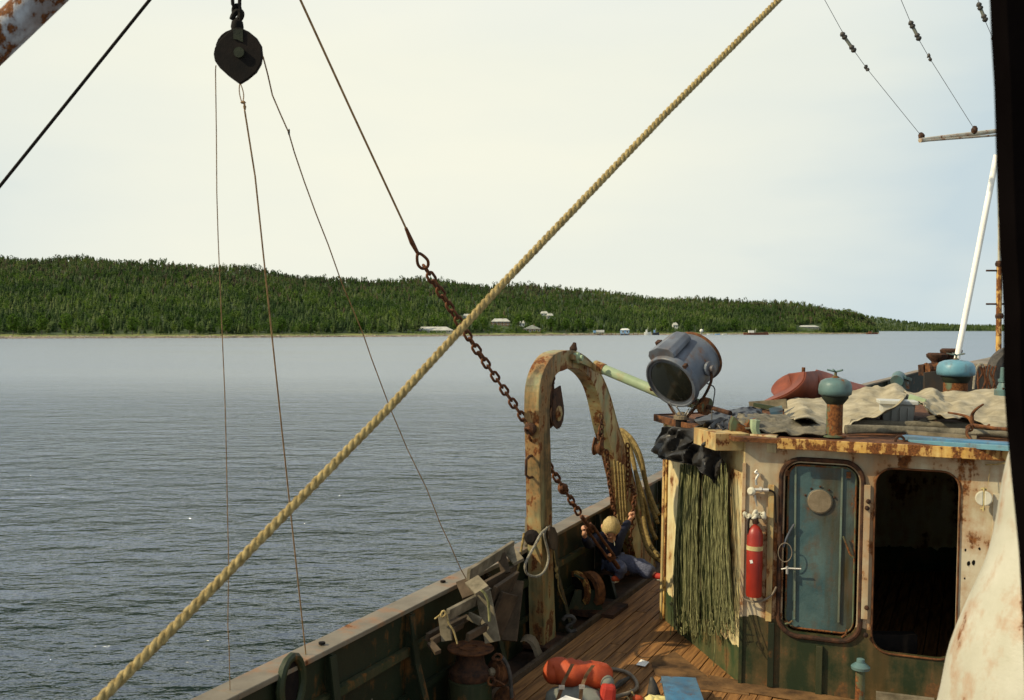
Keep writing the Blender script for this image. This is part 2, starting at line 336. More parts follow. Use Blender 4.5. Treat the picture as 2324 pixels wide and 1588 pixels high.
# ================================================================== THE FAR SETTING: water, shore, wooded hill
SEA = -2.0
def water_mat(t, b):
    b.inputs['Base Color'].default_value = (0.022, 0.030, 0.048, 1); b.inputs['Roughness'].default_value = 0.11
    b.inputs['IOR'].default_value = 1.40; b.inputs['Specular IOR Level'].default_value = .5
    hs = []
    for sc, st, wt, det in ((0.12, (.7, 1.3, 1), 1.0, 3), (0.5, (.7, 1.3, 1), 1.1, 4), (1.6, (.75, 1.2, 1), .62, 5), (5.5, (.8, 1.2, 1), .16, 3)):
        n = nnoise(t, sc, det, .55, st, 'pos', off=sc * 3); hs.append(mth(t, 'MULTIPLY', n, wt))
    h = hs[0]
    for x in hs[1:]: h = mth(t, 'ADD', h, x)
    n = t.nodes.new('ShaderNodeBump'); n.inputs['Strength'].default_value = 1.0; n.inputs['Distance'].default_value = .10
    ps = t.nodes.new('ShaderNodeSeparateXYZ'); t.links.new(t.nodes.new('ShaderNodeNewGeometry').outputs['Position'], ps.inputs[0])
    mr = t.nodes.new('ShaderNodeMapRange'); mr.inputs[1].default_value = 10; mr.inputs[2].default_value = 140; mr.inputs[3].default_value = .62; mr.inputs[4].default_value = .34; t.links.new(ps.outputs['Y'], mr.inputs[0]); rr = t.nodes.new('ShaderNodeMapRange'); rr.inputs[1].default_value = 14; rr.inputs[2].default_value = 110; rr.inputs[3].default_value = .04; rr.inputs[4].default_value = .24; t.links.new(ps.outputs['Y'], rr.inputs[0]); t.links.new(rr.outputs[0], b.inputs['Roughness'])   # wavelets too small to see become roughness
    gust = ramp(t, nnoise(t, .018, 3, .5, (.35, 1.4, 1), 'pos', off=2), [(.35, .55), (.65, 1.35)]); t.links.new(mth(t, 'MULTIPLY', mr.outputs[0], gust), n.inputs['Distance'])   # calmer under the lee of the shore
    t.links.new(h, n.inputs['Height']); t.links.new(n.outputs[0], b.inputs['Normal'])
    nb = n.outputs[0]
    fp = t.nodes.new('ShaderNodeFresnel'); fp.inputs[0].default_value = 1.34
    fb = t.nodes.new('ShaderNodeFresnel'); fb.inputs[0].default_value = 1.34; t.links.new(nb, fb.inputs['Normal'])
    fac = mth(t, 'ADD', mth(t, 'MULTIPLY', fp.outputs[0], .86), mth(t, 'MULTIPLY', fb.outputs[0], .60))
    fac = mth(t, 'POWER', fac, .80); fac = mth(t, 'DIVIDE', fac, mth(t, 'ADD', 1.0, mth(t, 'MULTIPLY', mth(t, 'POWER', fac, 3.0), .70)))   # reflecting share bent by hand: lifted midway, held back at grazing angles
    gl_ = t.nodes.new('ShaderNodeBsdfGlossy'); gl_.distribution = 'MULTI_GGX'; gl_.inputs['Color'].default_value = (.95, .985, 1, 1); t.links.new(nb, gl_.inputs['Normal']); t.links.new(rr.outputs[0], gl_.inputs['Roughness'])
    df = t.nodes.new('ShaderNodeBsdfDiffuse'); df.inputs[0].default_value = (0.010, 0.018, 0.026, 1)
    mx_ = t.nodes.new('ShaderNodeMixShader'); t.links.new(fac, mx_.inputs[0]); t.links.new(df.outputs[0], mx_.inputs[1]); t.links.new(gl_.outputs[0], mx_.inputs[2]); t.links.new(mx_.outputs[0], t.nodes['Material Output'].inputs[0])
M['water'] = mat('sea_water', water_mat, .08, 0, .5)
mb = MB(); mb.add([(-30000, -3000, SEA), (30000, -3000, SEA), (30000, 40000, SEA), (-30000, 40000, SEA)], [(0, 1, 2, 3)])
mb.build('water', 'water', kind='structure', onship=False, loc=(0, 0, SEA))
mb = MB(); mb.add([(-30000, -3000, SEA - 12), (30000, -3000, SEA - 12), (30000, 40000, SEA - 12), (-30000, 40000, SEA - 12)], [(0, 1, 2, 3)])
mb.build('sea_bed', 'caulk', kind='structure', onship=False, loc=(0, 0, SEA - 12))

US = np.array([-1500, -600, 0, 500, 900, 1300, 1600, 1960, 1995.])
D0 = 5 * FPX / np.array([21, 21, 20.3, 18.8, 16, 13, 11.2, 9.6, 9.4])
RU = np.array([-1500, -600, 0, 200, 350, 520, 640, 800, 950, 1100, 1240, 1400, 1550, 1700, 1850, 1950, 1975, 1995.])
RV = np.array([560, 556, 570, 579, 588, 599, 611, 624, 627, 638, 643, 658, 668, 677, 686, 708, 726, 745.])
def d0(u): return np.interp(u, US, D0)
def depth(u): return 640 * np.clip(1 - ((u - 1450) / 560.0), 0.22, 1)
TREE = 8.0
def ridge(u): return (HY - np.interp(u, RU, RV)) / FPX * (d0(u) + .72 * depth(u)) + 3 - TREE
def ground(u, t):
    u = np.asarray(u, float); t = np.asarray(t, float); m = t * depth(u)
    h = ridge(u); s = np.clip((m - 45) / (.72 * depth(u) - 45 + 1e-6), 0, 1.25)
    z = np.where(m < 10, -0.8 + m * .16, .8 + (np.minimum(m, 45) - 10) * .03)
    rise = np.where(s < 1, s ** 1.12, 1 - (s - 1) * .6)
    bumpy = 3.0 * np.sin(u * .013 + 1) * np.sin(s * 5 + u * .004) + 2 * np.sin(u * .031 + s * 9)
    return SEA + z + np.maximum(0, (h - SEA - 2)) * rise + np.where(s > .05, bumpy * np.minimum(s, 1) * .8, 0)
def land(u, t, z=None):
    y = d0(u) + t * depth(u); return np.stack([(u - CX) / FPX * y, y, ground(u, t) if z is None else z], -1)
def sheet(name, t0, t1, nt_, m, abs_m=False):
    us = np.linspace(-1500, 1995, 260); vs = []; fs = []
    for j in range(nt_ + 1):
        a = j / nt_
        t = (t0 + (t1 - t0) * a) / (depth(us) if abs_m else 1)
        t = np.minimum(t, 1.3)
        vs.append(land(us, t))
    vs = np.concatenate(vs); n = len(us)
    for j in range(nt_):
        for i in range(n - 1): fs.append((j * n + i, j * n + i + 1, (j + 1) * n + i + 1, (j + 1) * n + i))
    mb = MB(); mb.v = [V(p) for p in vs]; mb.f = fs
    return mb.build(name, m, kind='structure', onship=False, smooth='all', loc=(0, 700, SEA))
M['beach'] = simple('shore_gravel', (0.06, 0.045, 0.03), (0.27, 0.21, 0.15), .16, .9, (1, .5, 1), 1.0, .5, coord='pos')
M['bank'] = simple('shore_grass', (0.07, 0.10, 0.02), (0.22, 0.22, 0.06), .05, .9, coord='pos', bstr=.6, bd=.3)
M['hillsoil'] = simple('forest_floor', (0.03, 0.05, 0.015), (0.06, 0.085, 0.03), .03, .95, coord='pos', bstr=0)
sheet('shore', 0, 17, 6, 'beach', True); sheet('grass_bank', 17, 50, 6, 'bank', True)
us = np.linspace(-1500, 1995, 200); mb = MB(); n = len(us); rows = []
for j in range(25):
    t = (50 / depth(us)) + (1.25 - 50 / depth(us)) * j / 24; rows.append(land(us, np.maximum(t, 0)))
mb.v = [V(p) for p in np.concatenate(rows)]; mb.f = [(j * n + i, j * n + i + 1, (j + 1) * n + i + 1, (j + 1) * n + i) for j in range(24) for i in range(n - 1)]
mb.build('hill', 'hillsoil', kind='structure', onship=False, smooth='all', loc=(0, 900, SEA))
# the far shore beyond the point
def far(u, t):
    y = 3300 + t * 900 + (u - 2000) * .3; h = (HY - np.interp(u, [1500, 1850, 1900, 1960, 2000, 2040, 2100, 2183, 2324, 2600, 3400], [690, 700, 705, 711, 717, 723, 729, 733, 733.5, 735, 741])) / FPX * (y)
    z = SEA + .3 + np.where(t < .03, t * 60, 1.8 + np.minimum((t - .03) * 1.6, 1) * np.maximum(h - 11, 0))
    return np.stack([(u - CX) / FPX * y, y, z], -1)
us = np.linspace(1400, 3600, 120); n = len(us); mb = MB()
mb.v = [V(p) for j in range(13) for p in far(us, np.full(n, (j / 12) ** 1.6 * .9))]
mb.f = [(j * n + i, j * n + i + 1, (j + 1) * n + i + 1, (j + 1) * n + i) for j in range(12) for i in range(n - 1)]
mb.build('far_hill', 'hillsoil', kind='structure', onship=False, smooth='all', loc=(2000, 3300, SEA))

# ---- trees: prototypes as numpy arrays, joined into woods that read as one mass
def proto_spruce(seed):
    r = random.Random(seed); vs = []; fs = []
    L = 5
    for k in range(L):
        z0 = .10 + .80 * k / L; z1 = z0 + .30 * (1 - .35 * k / L); rad = .17 * (1 - k / L) ** .8 + .02; b = len(vs)
        ns = 7
        vs.append((r.uniform(-.01, .01), r.uniform(-.01, .01), min(z1, 1.0)))
        for j in range(ns):
            a = 2 * math.pi * (j + r.random() * .7) / ns; q = rad * r.uniform(.45, 1.25)
            vs.append((q * math.cos(a), q * math.sin(a), z0 + r.uniform(-.05, .03)))
        for j in range(ns): fs.append((b, b + 1 + j, b + 1 + (j + 1) % ns))
    return np.array(vs), fs
def proto_leafy(seed, nq=60, pine=False):
    r = random.Random(seed); vs = []; fs = []
    for k in range(nq):
        while True:
            p = V((r.uniform(-1, 1), r.uniform(-1, 1), r.uniform(-1, 1)))
            if .35 < p.length < 1: break
        c = V((p.x * .27, p.y * .27, .60 + p.z * .38)) if not pine else V((p.x * .2, p.y * .2, .74 + p.z * .22))
        d = V((r.gauss(0, 1), r.gauss(0, 1), r.gauss(0, .6))).normalized(); e2 = d.cross(V((r.gauss(0, 1), r.gauss(0, 1), r.gauss(0, 1)))).normalized(); s = r.uniform(.035, .08)
        b = len(vs); vs += [tuple(c + d * s), tuple(c + e2 * s), tuple(c - d * s * r.uniform(.4, 1)), tuple(c - e2 * s)]; fs.append((b, b + 1, b + 2, b + 3))
    b = len(vs); w_ = .014
    vs += [(-w_, -w_, 0), (w_, -w_, 0), (0, w_, 0), (0, 0, .8)]; fs += [(b, b + 1, b + 3), (b + 1, b + 2, b + 3), (b + 2, b, b + 3)]
    return np.array(vs), fs
def foliage(name, a, b_, c_, brown=(0.085, 0.075, 0.048)):
    def f(t, b):
        at = t.nodes.new('ShaderNodeAttribute'); at.attribute_name = 'tint'
        col = ramp(t, at.outputs['Fac'], [(0.0, a), (.55, b_), (.85, c_), (.93, brown)])
        big = ramp(t, nnoise(t, .012, 4, .6, (1, 1, 2), 'pos'), [(.38, (.6, .68, .66)), (.62, (1.35, 1.25, 1.1))])
        m = t.nodes.new('ShaderNodeMix'); m.data_type = 'RGBA'; m.blend_type = 'MULTIPLY'; m.inputs[0].default_value = 1
        t.links.new(col, m.inputs[6]); t.links.new(big, m.inputs[7]); t.links.new(m.outputs[2], b.inputs['Base Color'])
        tr = t.nodes.new('ShaderNodeBsdfTranslucent'); t.links.new(m.outputs[2], tr.inputs[0]); mx_ = t.nodes.new('ShaderNodeMixShader'); mx_.inputs[0].default_value = .35
        o = t.nodes['Material Output']; t.links.new(b.outputs[0], mx_.inputs[1]); t.links.new(tr.outputs[0], mx_.inputs[2]); t.links.new(mx_.outputs[0], o.inputs[0])
    return mat(name, f, .9, 0, .1)
M['spruce'] = foliage('spruce_needles', (0.030, 0.058, 0.018), (0.065, 0.10, 0.034), (0.11, 0.145, 0.06))
M['birch'] = foliage('birch_leaves', (0.030, 0.065, 0.010), (0.065, 0.120, 0.020), (0.11, 0.16, 0.035))
M['bark'] = simple('bark', (0.05, 0.04, 0.03), (0.13, 0.11, 0.09), 4, .9)
def wood(name, m, protos, pos, hgt, wid, tint):
    k = len(protos); sel = rng.integers(0, k, len(pos)); VV = []; FF = []; TT = []; base = 0; tri = []
    for pi, (pv, pf) in enumerate(protos):
        idx = np.where(sel == pi)[0]
        if not len(idx): continue
        a = rng.uniform(0, 6.28, len(idx)); ca, sa = np.cos(a), np.sin(a); h = hgt[idx][:, None]; wd = wid[idx][:, None]
        x = (pv[:, 0][None] * ca[:, None] - pv[:, 1][None] * sa[:, None]) * h * wd; y = (pv[:, 0][None] * sa[:, None] + pv[:, 1][None] * ca[:, None]) * h * wd
        z = pv[:, 2][None] * h
        VV.append((np.stack([x, y, z], -1) + pos[idx][:, None, :]).reshape(-1, 3)); nv = len(pv)
        TT.append(np.repeat(tint[idx], nv))
        for ln in (3, 4):
            fa = np.array([f for f in pf if len(f) == ln])
            if len(fa): tri.append((ln, (fa[None] + (np.arange(len(idx)) * nv)[:, None, None] + base).reshape(-1, ln)))
        base += nv * len(idx)
    VV = np.concatenate(VV); TT = np.concatenate(TT); me = bpy.data.meshes.new(name)
    me.vertices.add(len(VV)); o0 = VV.mean(0); o0[2] = SEA; me.vertices.foreach_set('co', (VV - o0).ravel())
    loops = np.concatenate([t.ravel() for _, t in tri]); tot = np.concatenate([np.full(len(t), ln) for ln, t in tri]); st = np.concatenate([[0], np.cumsum(tot)[:-1]])
    me.loops.add(len(loops)); me.loops.foreach_set('vertex_index', loops.astype(np.int32)); me.polygons.add(len(tot)); me.polygons.foreach_set('loop_start', st.astype(np.int32)); me.polygons.foreach_set('loop_total', tot.astype(np.int32))
    at = me.attributes.new('tint', 'FLOAT', 'POINT'); at.data.foreach_set('value', TT.astype(np.float32)); me.update(calc_edges=True); me.materials.append(M[m])
    o = bpy.data.objects.new(name, me); C.objects.link(o); o.location = o0; return o
def scatter(n, u0, u1, m0, keep):
    u = rng.uniform(u0, u1, n); t = rng.uniform(0, 1.02, n) ** .85; ok = (t * depth(u) > np.minimum(m0, .22 * depth(u))) & keep(u, t); u, t = u[ok], t[ok]
    return u, t, land(u, t)
SP = [proto_spruce(i) for i in range(6)]; LF = [proto_leafy(i) for i in range(5)]; PN = [proto_leafy(20 + i, 26, True) for i in range(3)]
def Yon(u, vb, m_max=260):                               # distance at which the ground shows at that height
    for m in range(20, m_max, 2):
        p = land(np.array(float(u)), np.array(m / float(depth(u)))); 
        if HY + FPX * (3 - p[2]) / p[1] <= vb: break
    return float(p[1])
HS = [(936, 1029, 755), (1114, 1158, 739), (1187, 1229, 755.5), (1178, 1191, 742), (1050, 1068, 722), (1226, 1244, 716), (1240, 1256, 727), (1527, 1539, 745), (1812, 1860, 745)]
HY_ = {(a, b): Yon((a + b) / 2, v) for a, b, v in HS}
clear = [(a - 6, b + 6, HY_[(a, b)] - float(d0((a + b) / 2)) - (60 if v < 750 else 40), HY_[(a, b)] - float(d0((a + b) / 2)) + 16) for a, b, v in HS] + [(1330, 1500, 20, 46), (1105, 1165, 20, 100)]
def keep(u, t):
    m = t * depth(u); ok = np.ones(len(u), bool)
    for a, b, m0_, m1_ in clear: ok &= ~((u > a) & (u < b) & (m > m0_) & (m < m1_))
    return ok
u, t, p = scatter(23000, -420, 1990, 46, keep); n = len(u); hh = rng.uniform(4.8, 9.5, n) * (1 - .2 * t)
dead = np.exp(-((t - .70) / .22) ** 2) * np.interp(u, [0, 1200, 1995], [.50, .40, .30])
tint = rng.uniform(0, .84, n); tint = np.where(rng.random(n) < dead, rng.uniform(.9, 1, n), tint)
tag(wood('spruce_forest', 'spruce', SP, p, hh, rng.uniform(1.0, 1.6, n), tint), 'dense dark green spruce forest covering the whole far hill', 'forest', kind='stuff')
u, t, p = scatter(13000, -420, 1990, 40, keep); dens = np.where(t < .55, .95, .55); ok = rng.random(len(u)) < dens * (.35 + .65 * (np.sin(u * .01 + 3 * t * 6) * .5 + .5)); u, t, p = u[ok], t[ok], p[ok]; n = len(u)
tint = rng.uniform(.1, .86, n)
tag(wood('birch_forest', 'birch', LF, p, rng.uniform(5, 9, n) * (1 - .25 * t), rng.uniform(.9, 1.4, n), tint), 'lighter green birch woods mixed through the spruce on the hill', 'forest', kind='stuff')
u, t, p = scatter(3200, -420, 1990, 300, keep); ok = (t > .5); u, t, p = u[ok], t[ok], p[ok]; n = len(u)
tag(wood('pine_forest', 'spruce', PN, p, rng.uniform(6.5, 10.5, n), rng.uniform(.8, 1.3, n), rng.uniform(.3, .99, n)), 'ragged tall pines standing along the top of the hill', 'forest', kind='stuff')
k_ = []; 
for a_, b_, m0_, m1_ in clear:
    q_ = 60; uu = rng.uniform(a_ - 4, b_ + 4, q_); mm = rng.uniform(max(30, m0_), m1_ - 18 if m1_ > 70 else m1_, q_); k_.append(land(uu, mm / depth(uu)))
p = np.concatenate(k_); n = len(p)
tag(wood('shrubs', 'birch', LF, p, rng.uniform(1.2, 3.2, n), rng.uniform(1.5, 2.6, n), rng.uniform(.2, .86, n)), 'low green shrubs on the open ground round the village houses', 'shrubs', kind='stuff')
nf = 5200; u = rng.uniform(1700, 2900, nf); t = rng.uniform(.02, .9, nf) ** 1.3; p = far(u, t)
tag(wood('distant_forest', 'spruce', SP[:3], p, rng.uniform(8, 13, nf), rng.uniform(1.2, 2.0, nf), rng.uniform(0, .8, nf)), 'low dark forest on the distant shore at right, beyond the point', 'forest', kind='stuff')

# ---- single trees at the edge of the wood
def shore_tree(u, m, h, kind, lab, seed):
    r = random.Random(seed); t = m / float(depth(u)); o = V(land(np.array(u), np.array(t)))
    root = thing('birch_tree' if kind == 'b' else 'spruce_tree', o, lab, 'tree', 'trees at the edge of the far wood', onship=False)
    tr = MB().tube([o + V((0, 0, -.5)), o + V((r.uniform(-.3, .3), 0, h * .5)), o + V((r.uniform(-.4, .4), 0, h * .9))], lambda a: .24 * (1 - a * .8) + .02, 6)
    for k in range(3 if kind == 'b' else 0):
        a = r.uniform(0, 6.28); z = h * r.uniform(.35, .6); tr.tube([o + V((0, 0, z)), o + V((math.cos(a) * h * .14, math.sin(a) * h * .14, z + h * .16))], lambda a_: .09 * (1 - a_ * .7), 5)
    tr.build('trunk', 'bark', root, onship=False)
    pv, pf = proto_leafy(seed, 210) if kind == 'b' else proto_spruce(seed)
    if kind != 'b':
        vs = []; fs = []
        for k in range(46):
            zz = (k / 46) ** .9; z = h * (.12 + .86 * zz); rad = h * .17 * (1 - zz) + .12; b0 = len(vs)
            for j in range(6):
                a = r.uniform(0, 6.28); q = rad * r.uniform(.5, 1.2); b1 = len(vs); e_ = V((-math.sin(a), math.cos(a), 0)) * rad * .28
                c = V((math.cos(a) * q, math.sin(a) * q, z - q * .35)); vs += [tuple(V((0, 0, z + .25))), tuple(c + e_), tuple(c - e_)]; fs.append((b1, b1 + 1, b1 + 2))
        pv = np.array(vs); hh_ = 1
    else: hh_ = h; s_ = .75; pv = pv.copy(); pv[:, 2] = pv[:, 2]
    if kind == 'b': pf_ = pf[:-3]; nvq = 210 * 4; pv = pv[:nvq]
    else: pf_ = fs
    mb = MB(); mb.add([o + V(tuple(q)) * hh_ for q in pv], pf_); c = mb.build('crown', 'birch' if kind == 'b' else 'spruce', root, onship=False)
    at = c.data.attributes.new('tint', 'FLOAT', 'POINT'); g = [min(.86, max(0, .45 + .5 * noise.noise(V(v.co) * .5 + V((seed, 0, 0))))) for v in c.data.vertices]; at.data.foreach_set('value', g)
k = 0
for u_, m_, h_, kd in [(30, 40, 13, 'b'), (95, 44, 12, 'b'), (150, 40, 14, 'b'), (235, 42, 13, 'b'), (300, 41, 12, 'b'), (365, 42, 13, 's'), (430, 42, 12, 'b'), (515, 40, 13, 'b'), (560, 42, 14, 's'), (640, 40, 12, 'b'), (705, 42, 14, 's'), (760, 41, 13, 's'), (815, 43, 12, 'b'), (850, 60, 15, 's'), (905, 62, 16, 's'), (922, 58, 14, 's'), (950, 66, 15, 's'), (985, 66, 14, 'b'),
                     (1012, 64, 14, 's'), (1052, 52, 12, 'b'), (1080, 50, 11, 'b'), (1098, 62, 13, 'b'), (1176, 84, 14, 'b'), (1200, 92, 15, 'b'), (1252, 56, 15, 'b'), (1268, 60, 17, 's'), (1285, 52, 14, 'b'), (1312, 52, 13, 'b'), (1338, 54, 14, 'b'), (1385, 54, 14, 's'), (1440, 55, 15, 's'), (1510, 50, 14, 'b'), (1560, 48, 14, 'b'), (1620, 48, 14, 's'), (1668, 48, 15, 'b'), (1760, 46, 15, 's'), (1880, 44, 19, 's'), (1905, 44, 18, 'b'), (1925, 40, 15, 's')]:
    k += 1; shore_tree(u_, m_, h_, kd, 'leafy birch standing at the front edge of the far wood above the beach' if kd == 'b' else 'dark pointed spruce standing at the front edge of the far wood', 100 + k)

# ---- rocks along the water's edge, and logs
mb = MB()
for i in range(620):
    u_ = random.uniform(-100, 1980); m_ = random.uniform(3, 16) if random.random() < .75 else random.uniform(16, 26)
    if 1230 < u_ < 1480: m_ = random.uniform(8, 24)
    t_ = m_ / float(depth(u_)); o = V(land(np.array(u_), np.array(t_))); mb.ball(o, random.uniform(.25, .8) * (1.5 if 1230 < u_ < 1480 else 1), random.uniform(1, 2), 1, random.uniform(.5, .8), 6, .5)
M['rock'] = simple('shore_rock', (0.10, 0.085, 0.06), (0.36, 0.31, 0.24), .4, .9, coord='pos')
mb.build('shore_rocks', 'rock', kind='stuff', onship=False, label='pale boulders and stones strewn along the far beach', cat='rocks')

# ---- village
def gl(u, v, Y):                                        # level-frame point from a measured pixel at distance Y
    d = ray(u, v, False); return EYE + d * (Y / d.y)
VM = {'roof': simple('pale_tin_roof', (0.30, 0.30, 0.26), (0.46, 0.46, 0.40), .3, .6, coord='pos'), 'plank': simple('brown_log_wall', (0.14, 0.085, 0.05), (0.26, 0.17, 0.10), .5, .9, (1, 1, 6), coord='pos'),
      'wht': simple('village_white', (0.5, 0.5, 0.45), (0.7, 0.7, 0.62), .3, .7, coord='pos'), 'pane': mat('window_pane', lambda t, b: b.inputs['Base Color'].__setattr__('default_value', (0.03, 0.035, 0.04, 1)), .15),
      'greywall': simple('grey_boards', (0.20, 0.19, 0.16), (0.34, 0.32, 0.27), .5, .9, coord='pos'), 'bluewall': simple('blue_wall', (0.16, 0.30, 0.48), (0.22, 0.38, 0.56), .5, .7, coord='pos'), 'rusty': simple('rusty_barge', (0.10, 0.035, 0.02), (0.22, 0.09, 0.05), .5, .9, coord='pos')}
def house(name, u0, u1, vb, vt, Y, lab, wallm, roofm, win=4, dep=8, roofh=.45, gable=False, cat='house', floors=1):
    Y = HY_.get((u0, u1), Y)
    a, b = gl(u0, vb, Y), gl(u1, vb, Y); W = (b - a).length; H = gl(u0, vt, Y).z - a.z; r = thing(name, (a + b) / 2, lab, cat, onship=False); c = (a + b) / 2
    hw = H * (1 - roofh); x0, x1 = a.x + W * .03, b.x - W * .03; y0 = Y; y1 = Y + dep; z0 = a.z - 2
    MB().box(((x0 + x1) / 2, (y0 + y1) / 2, (z0 + a.z + hw) / 2), (x1 - x0, dep, a.z + hw - z0)).build('wall', wallm, r)
    zr_ = a.z + hw + .003; mb = MB()
    if gable: mb.prism([(a.x, y0 - .6, zr_), (b.x, y0 - .6, zr_), ((a.x + b.x) / 2, y0 - .6, a.z + H)], (0, dep + 1.2, 0))
    else:
        hip = W * .18; mb.add([(a.x, y0 - .6, zr_), (b.x, y0 - .6, zr_), (b.x, y1 + .6, zr_), (a.x, y1 + .6, zr_), (a.x + hip, (y0 + y1) / 2, a.z + H), (b.x - hip, (y0 + y1) / 2, a.z + H)], [(0, 1, 5, 4), (1, 2, 5), (2, 3, 4, 5), (3, 0, 4), (3, 2, 1, 0)])
    rf = mb.build('roof', roofm, r)
    MB().box(((x0 + x1) / 2 + W * .1, (y0 + y1) / 2, a.z + H), (W * .04, .8, H * .22)).build('chimney', wallm, rf)
    for fl in range(floors):
        for i in range(win):
            x = x0 + (x1 - x0) * (i + .5) / win; z = a.z + hw * (fl + .55) / floors
            f = MB().box((x, y0 - .03, z), (W / win * .48, .1, hw / floors * .56)).build('window', VM['wht'], r)
            MB().box((x, y0 - .10, z), (W / win * .32, .06, hw / floors * .40)).build('pane', VM['pane'], f)
    return r
house('boat_shed', 936, 1029, 755, 741, 782, 'long low open shed with a pale tin roof close above the beach', VM['greywall'], VM['roof'], 8, 9, .6, cat='shed')
house('log_house', 1114, 1158, 739, 722.5, 930, 'brown log house with pale hipped roof up on the slope', VM['plank'], VM['roof'], 5, 9, .42, floors=2)
house('log_house', 1187, 1229, 755.5, 737, 880, 'brown log house with pale gabled roof close to the beach', VM['plank'], VM['roof'], 4, 9, .5, gable=True)
house('cottage', 1178, 1191, 742, 727, 950, 'small white house half hidden by trees behind the gabled log house', VM['wht'], VM['roof'], 2, 6, .4)
house('cottage', 1050, 1068, 722, 712, 1010, 'pale roofed house high among the trees left of the hipped log house', VM['wht'], VM['roof'], 2, 6, .5)
house('cottage', 1226, 1244, 716, 706, 1080, 'pale roofed house highest on the slope among the trees', VM['wht'], VM['roof'], 2, 6, .5)
house('cottage', 1240, 1256, 727, 711, 1060, 'tall grey walled building just below the highest pale roof', VM['greywall'], VM['roof'], 2, 6, .3)
house('cottage', 1527, 1539, 745, 732, 1060, 'little white house among trees left of the big searchlight', VM['wht'], VM['roof'], 2, 6, .4)
house('long_barn', 1812, 1860, 745, 738, 1200, 'long low white roofed barn between trees near the point', VM['greywall'], VM['roof'], 5, 8, .5, cat='barn')
# jetty with its posts, the hut on it, the truck beside it
jr = thing('jetty', gl(1395, 760, 905), 'low timber jetty on posts in front of the blue hut', 'jetty', onship=False)
a, b = gl(1336, 757.5, 905), gl(1447, 757.5, 905)
MB().beam(a, b, 5, .5, (0, 1, 0)).build('platform', VM['greywall'], jr)
for i in range(12):
    q = a.lerp(b, i / 11) + V((0, -2.6, .2)); MB().box(q + V((0, 0, -1.2)), (.6, .5, 3.6)).build('post', VM['plank'], jr)
hz_ = house('harbour_hut', 1408.5, 1429, 757, 745, 906, 'small blue hut with a flat pale roof standing on the jetty', VM['bluewall'], VM['wht'], 2, 4, .3, cat='hut')
tk = thing('parked_truck', gl(1359, 757, 915), 'pale blue flat fronted truck parked behind the jetty', 'truck', onship=False); c = gl(1359, 757, 915); w1 = (gl(1372, 757, 915) - gl(1346, 757, 915)).x
MB().box(c + V((w1 * .12, 0, 2.3)), (w1 * .7, 2.4, 2.2)).build('cargo_box', VM['wht'], tk); MB().box(c + V((-w1 * .37, 0, 1.9)), (w1 * .24, 2.4, 2.0)).build('cab', VM['bluewall'], tk)
for x in (-.36, .1, .34): MB().lathe([(.55, -.2), (.6, 0), (.55, .2)], c + V((w1 * x, -1.25, .6)), (0, 1, 0), 12).build('wheel', VM['pane'], tk)
def boat(u0, u1, v, h, Y, lab, hullm, cab=None, name='fishing_boat', cat='boat'):
    a, b = gl(u0, v, Y), gl(u1, v, Y); a.z = b.z = SEA; L = (b - a).length; r = thing(name, (a + b) / 2, lab, cat, onship=False); hb = h * .45; vs = []; fs = []
    for i in range(9):
        s = i / 8; wd = L * .13 * (math.sin(math.pi * min(1, .12 + s * .98)) ** .5); x = a.x + (b.x - a.x) * s; sh = hb * (1 + .5 * (s - .4) ** 2 * 2)
        vs += [(x, Y - wd, SEA + sh), (x + L * .03, Y - wd * .7, SEA - .4), (x + L * .03, Y + wd * .7, SEA - .4), (x, Y + wd, SEA + sh)]
    for i in range(8):
        for j in range(3): fs.append((i * 4 + j, i * 4 + j + 1, i * 4 + 5 + j, i * 4 + 4 + j))
        fs.append((i * 4 + 3, i * 4, i * 4 + 4, i * 4 + 7))
    fs += [(0, 3, 2, 1), (32, 33, 34, 35)]
    mb = MB(); mb.add(vs, fs); mb.build('hull', hullm, r)
    if cab: MB().box((a.x + (b.x - a.x) * .32, Y, SEA + hb + h * .25), (L * .22, L * .12, h * .5)).build('wheelhouse', cab, r); MB().tube([(a.x + L * .5, Y, SEA + hb), (a.x + L * .5, Y, SEA + h * 1.3)], .12, 6).build('mast', VM['wht'], r)
boat(1462, 1478, 759, 5.5, 925, 'white cabin boat moored left of the searchlight', VM['wht'], VM['wht'])
boat(1480, 1496, 759, 5.0, 935, 'dark hulled boat right behind the edge of the searchlight', VM['pane'], VM['bluewall'])
boat(1687, 1743, 760, 4.6, 960, 'long rusty red barge lying at the beach right of the searchlight', VM['rusty'], VM['wht'], 'barge', 'barge')
boat(1966, 1992, 760, 3.2, 1120, 'small dark boat off the tip of the point', VM['rusty'], VM['rusty'])
boat(1604, 1618, 757, 2.2, 980, 'small upturned white boat on the beach, the left one', VM['wht'], None, 'rowing_boat')
boat(1622, 1634, 757, 2.2, 985, 'small blue rowing boat on the beach between two white ones', VM['bluewall'], None, 'rowing_boat')
boat(1638, 1650, 757, 2.2, 990, 'small white rowing boat on the beach nearest the barge', VM['wht'], None, 'rowing_boat')
tn = thing('fuel_tank', gl(1592, 755, 1000), 'round white tank standing on the beach by the small boats', 'tank', onship=False); c = gl(1592, 750.5, 1000)
MB().ball(c, 1.9).build('tank_shell', VM['wht'], tn, smooth=True); MB().box(c - V((0, 0, 2.6)), (1.6, 1.6, 2)).build('cradle', VM['greywall'], tn)
ch = MB().lathe([(1.1, -9), (1.0, 0), (1.0, .2)], gl(1895.6, 711, 1250), n=10).build('tall_chimney', VM['wht'], onship=False, label='white chimney rising out of the trees near the point', cat='chimney')

# ================================================================== THE SHIP
AX = V((0.42, 0.9075, 0)).normalized(); LN = V((AX.y, -AX.x, 0)); UP = V((0, 0, 1))     # along the ship, towards starboard
def D(l, s, z=0.0): return LN * l + AX * s + UP * z
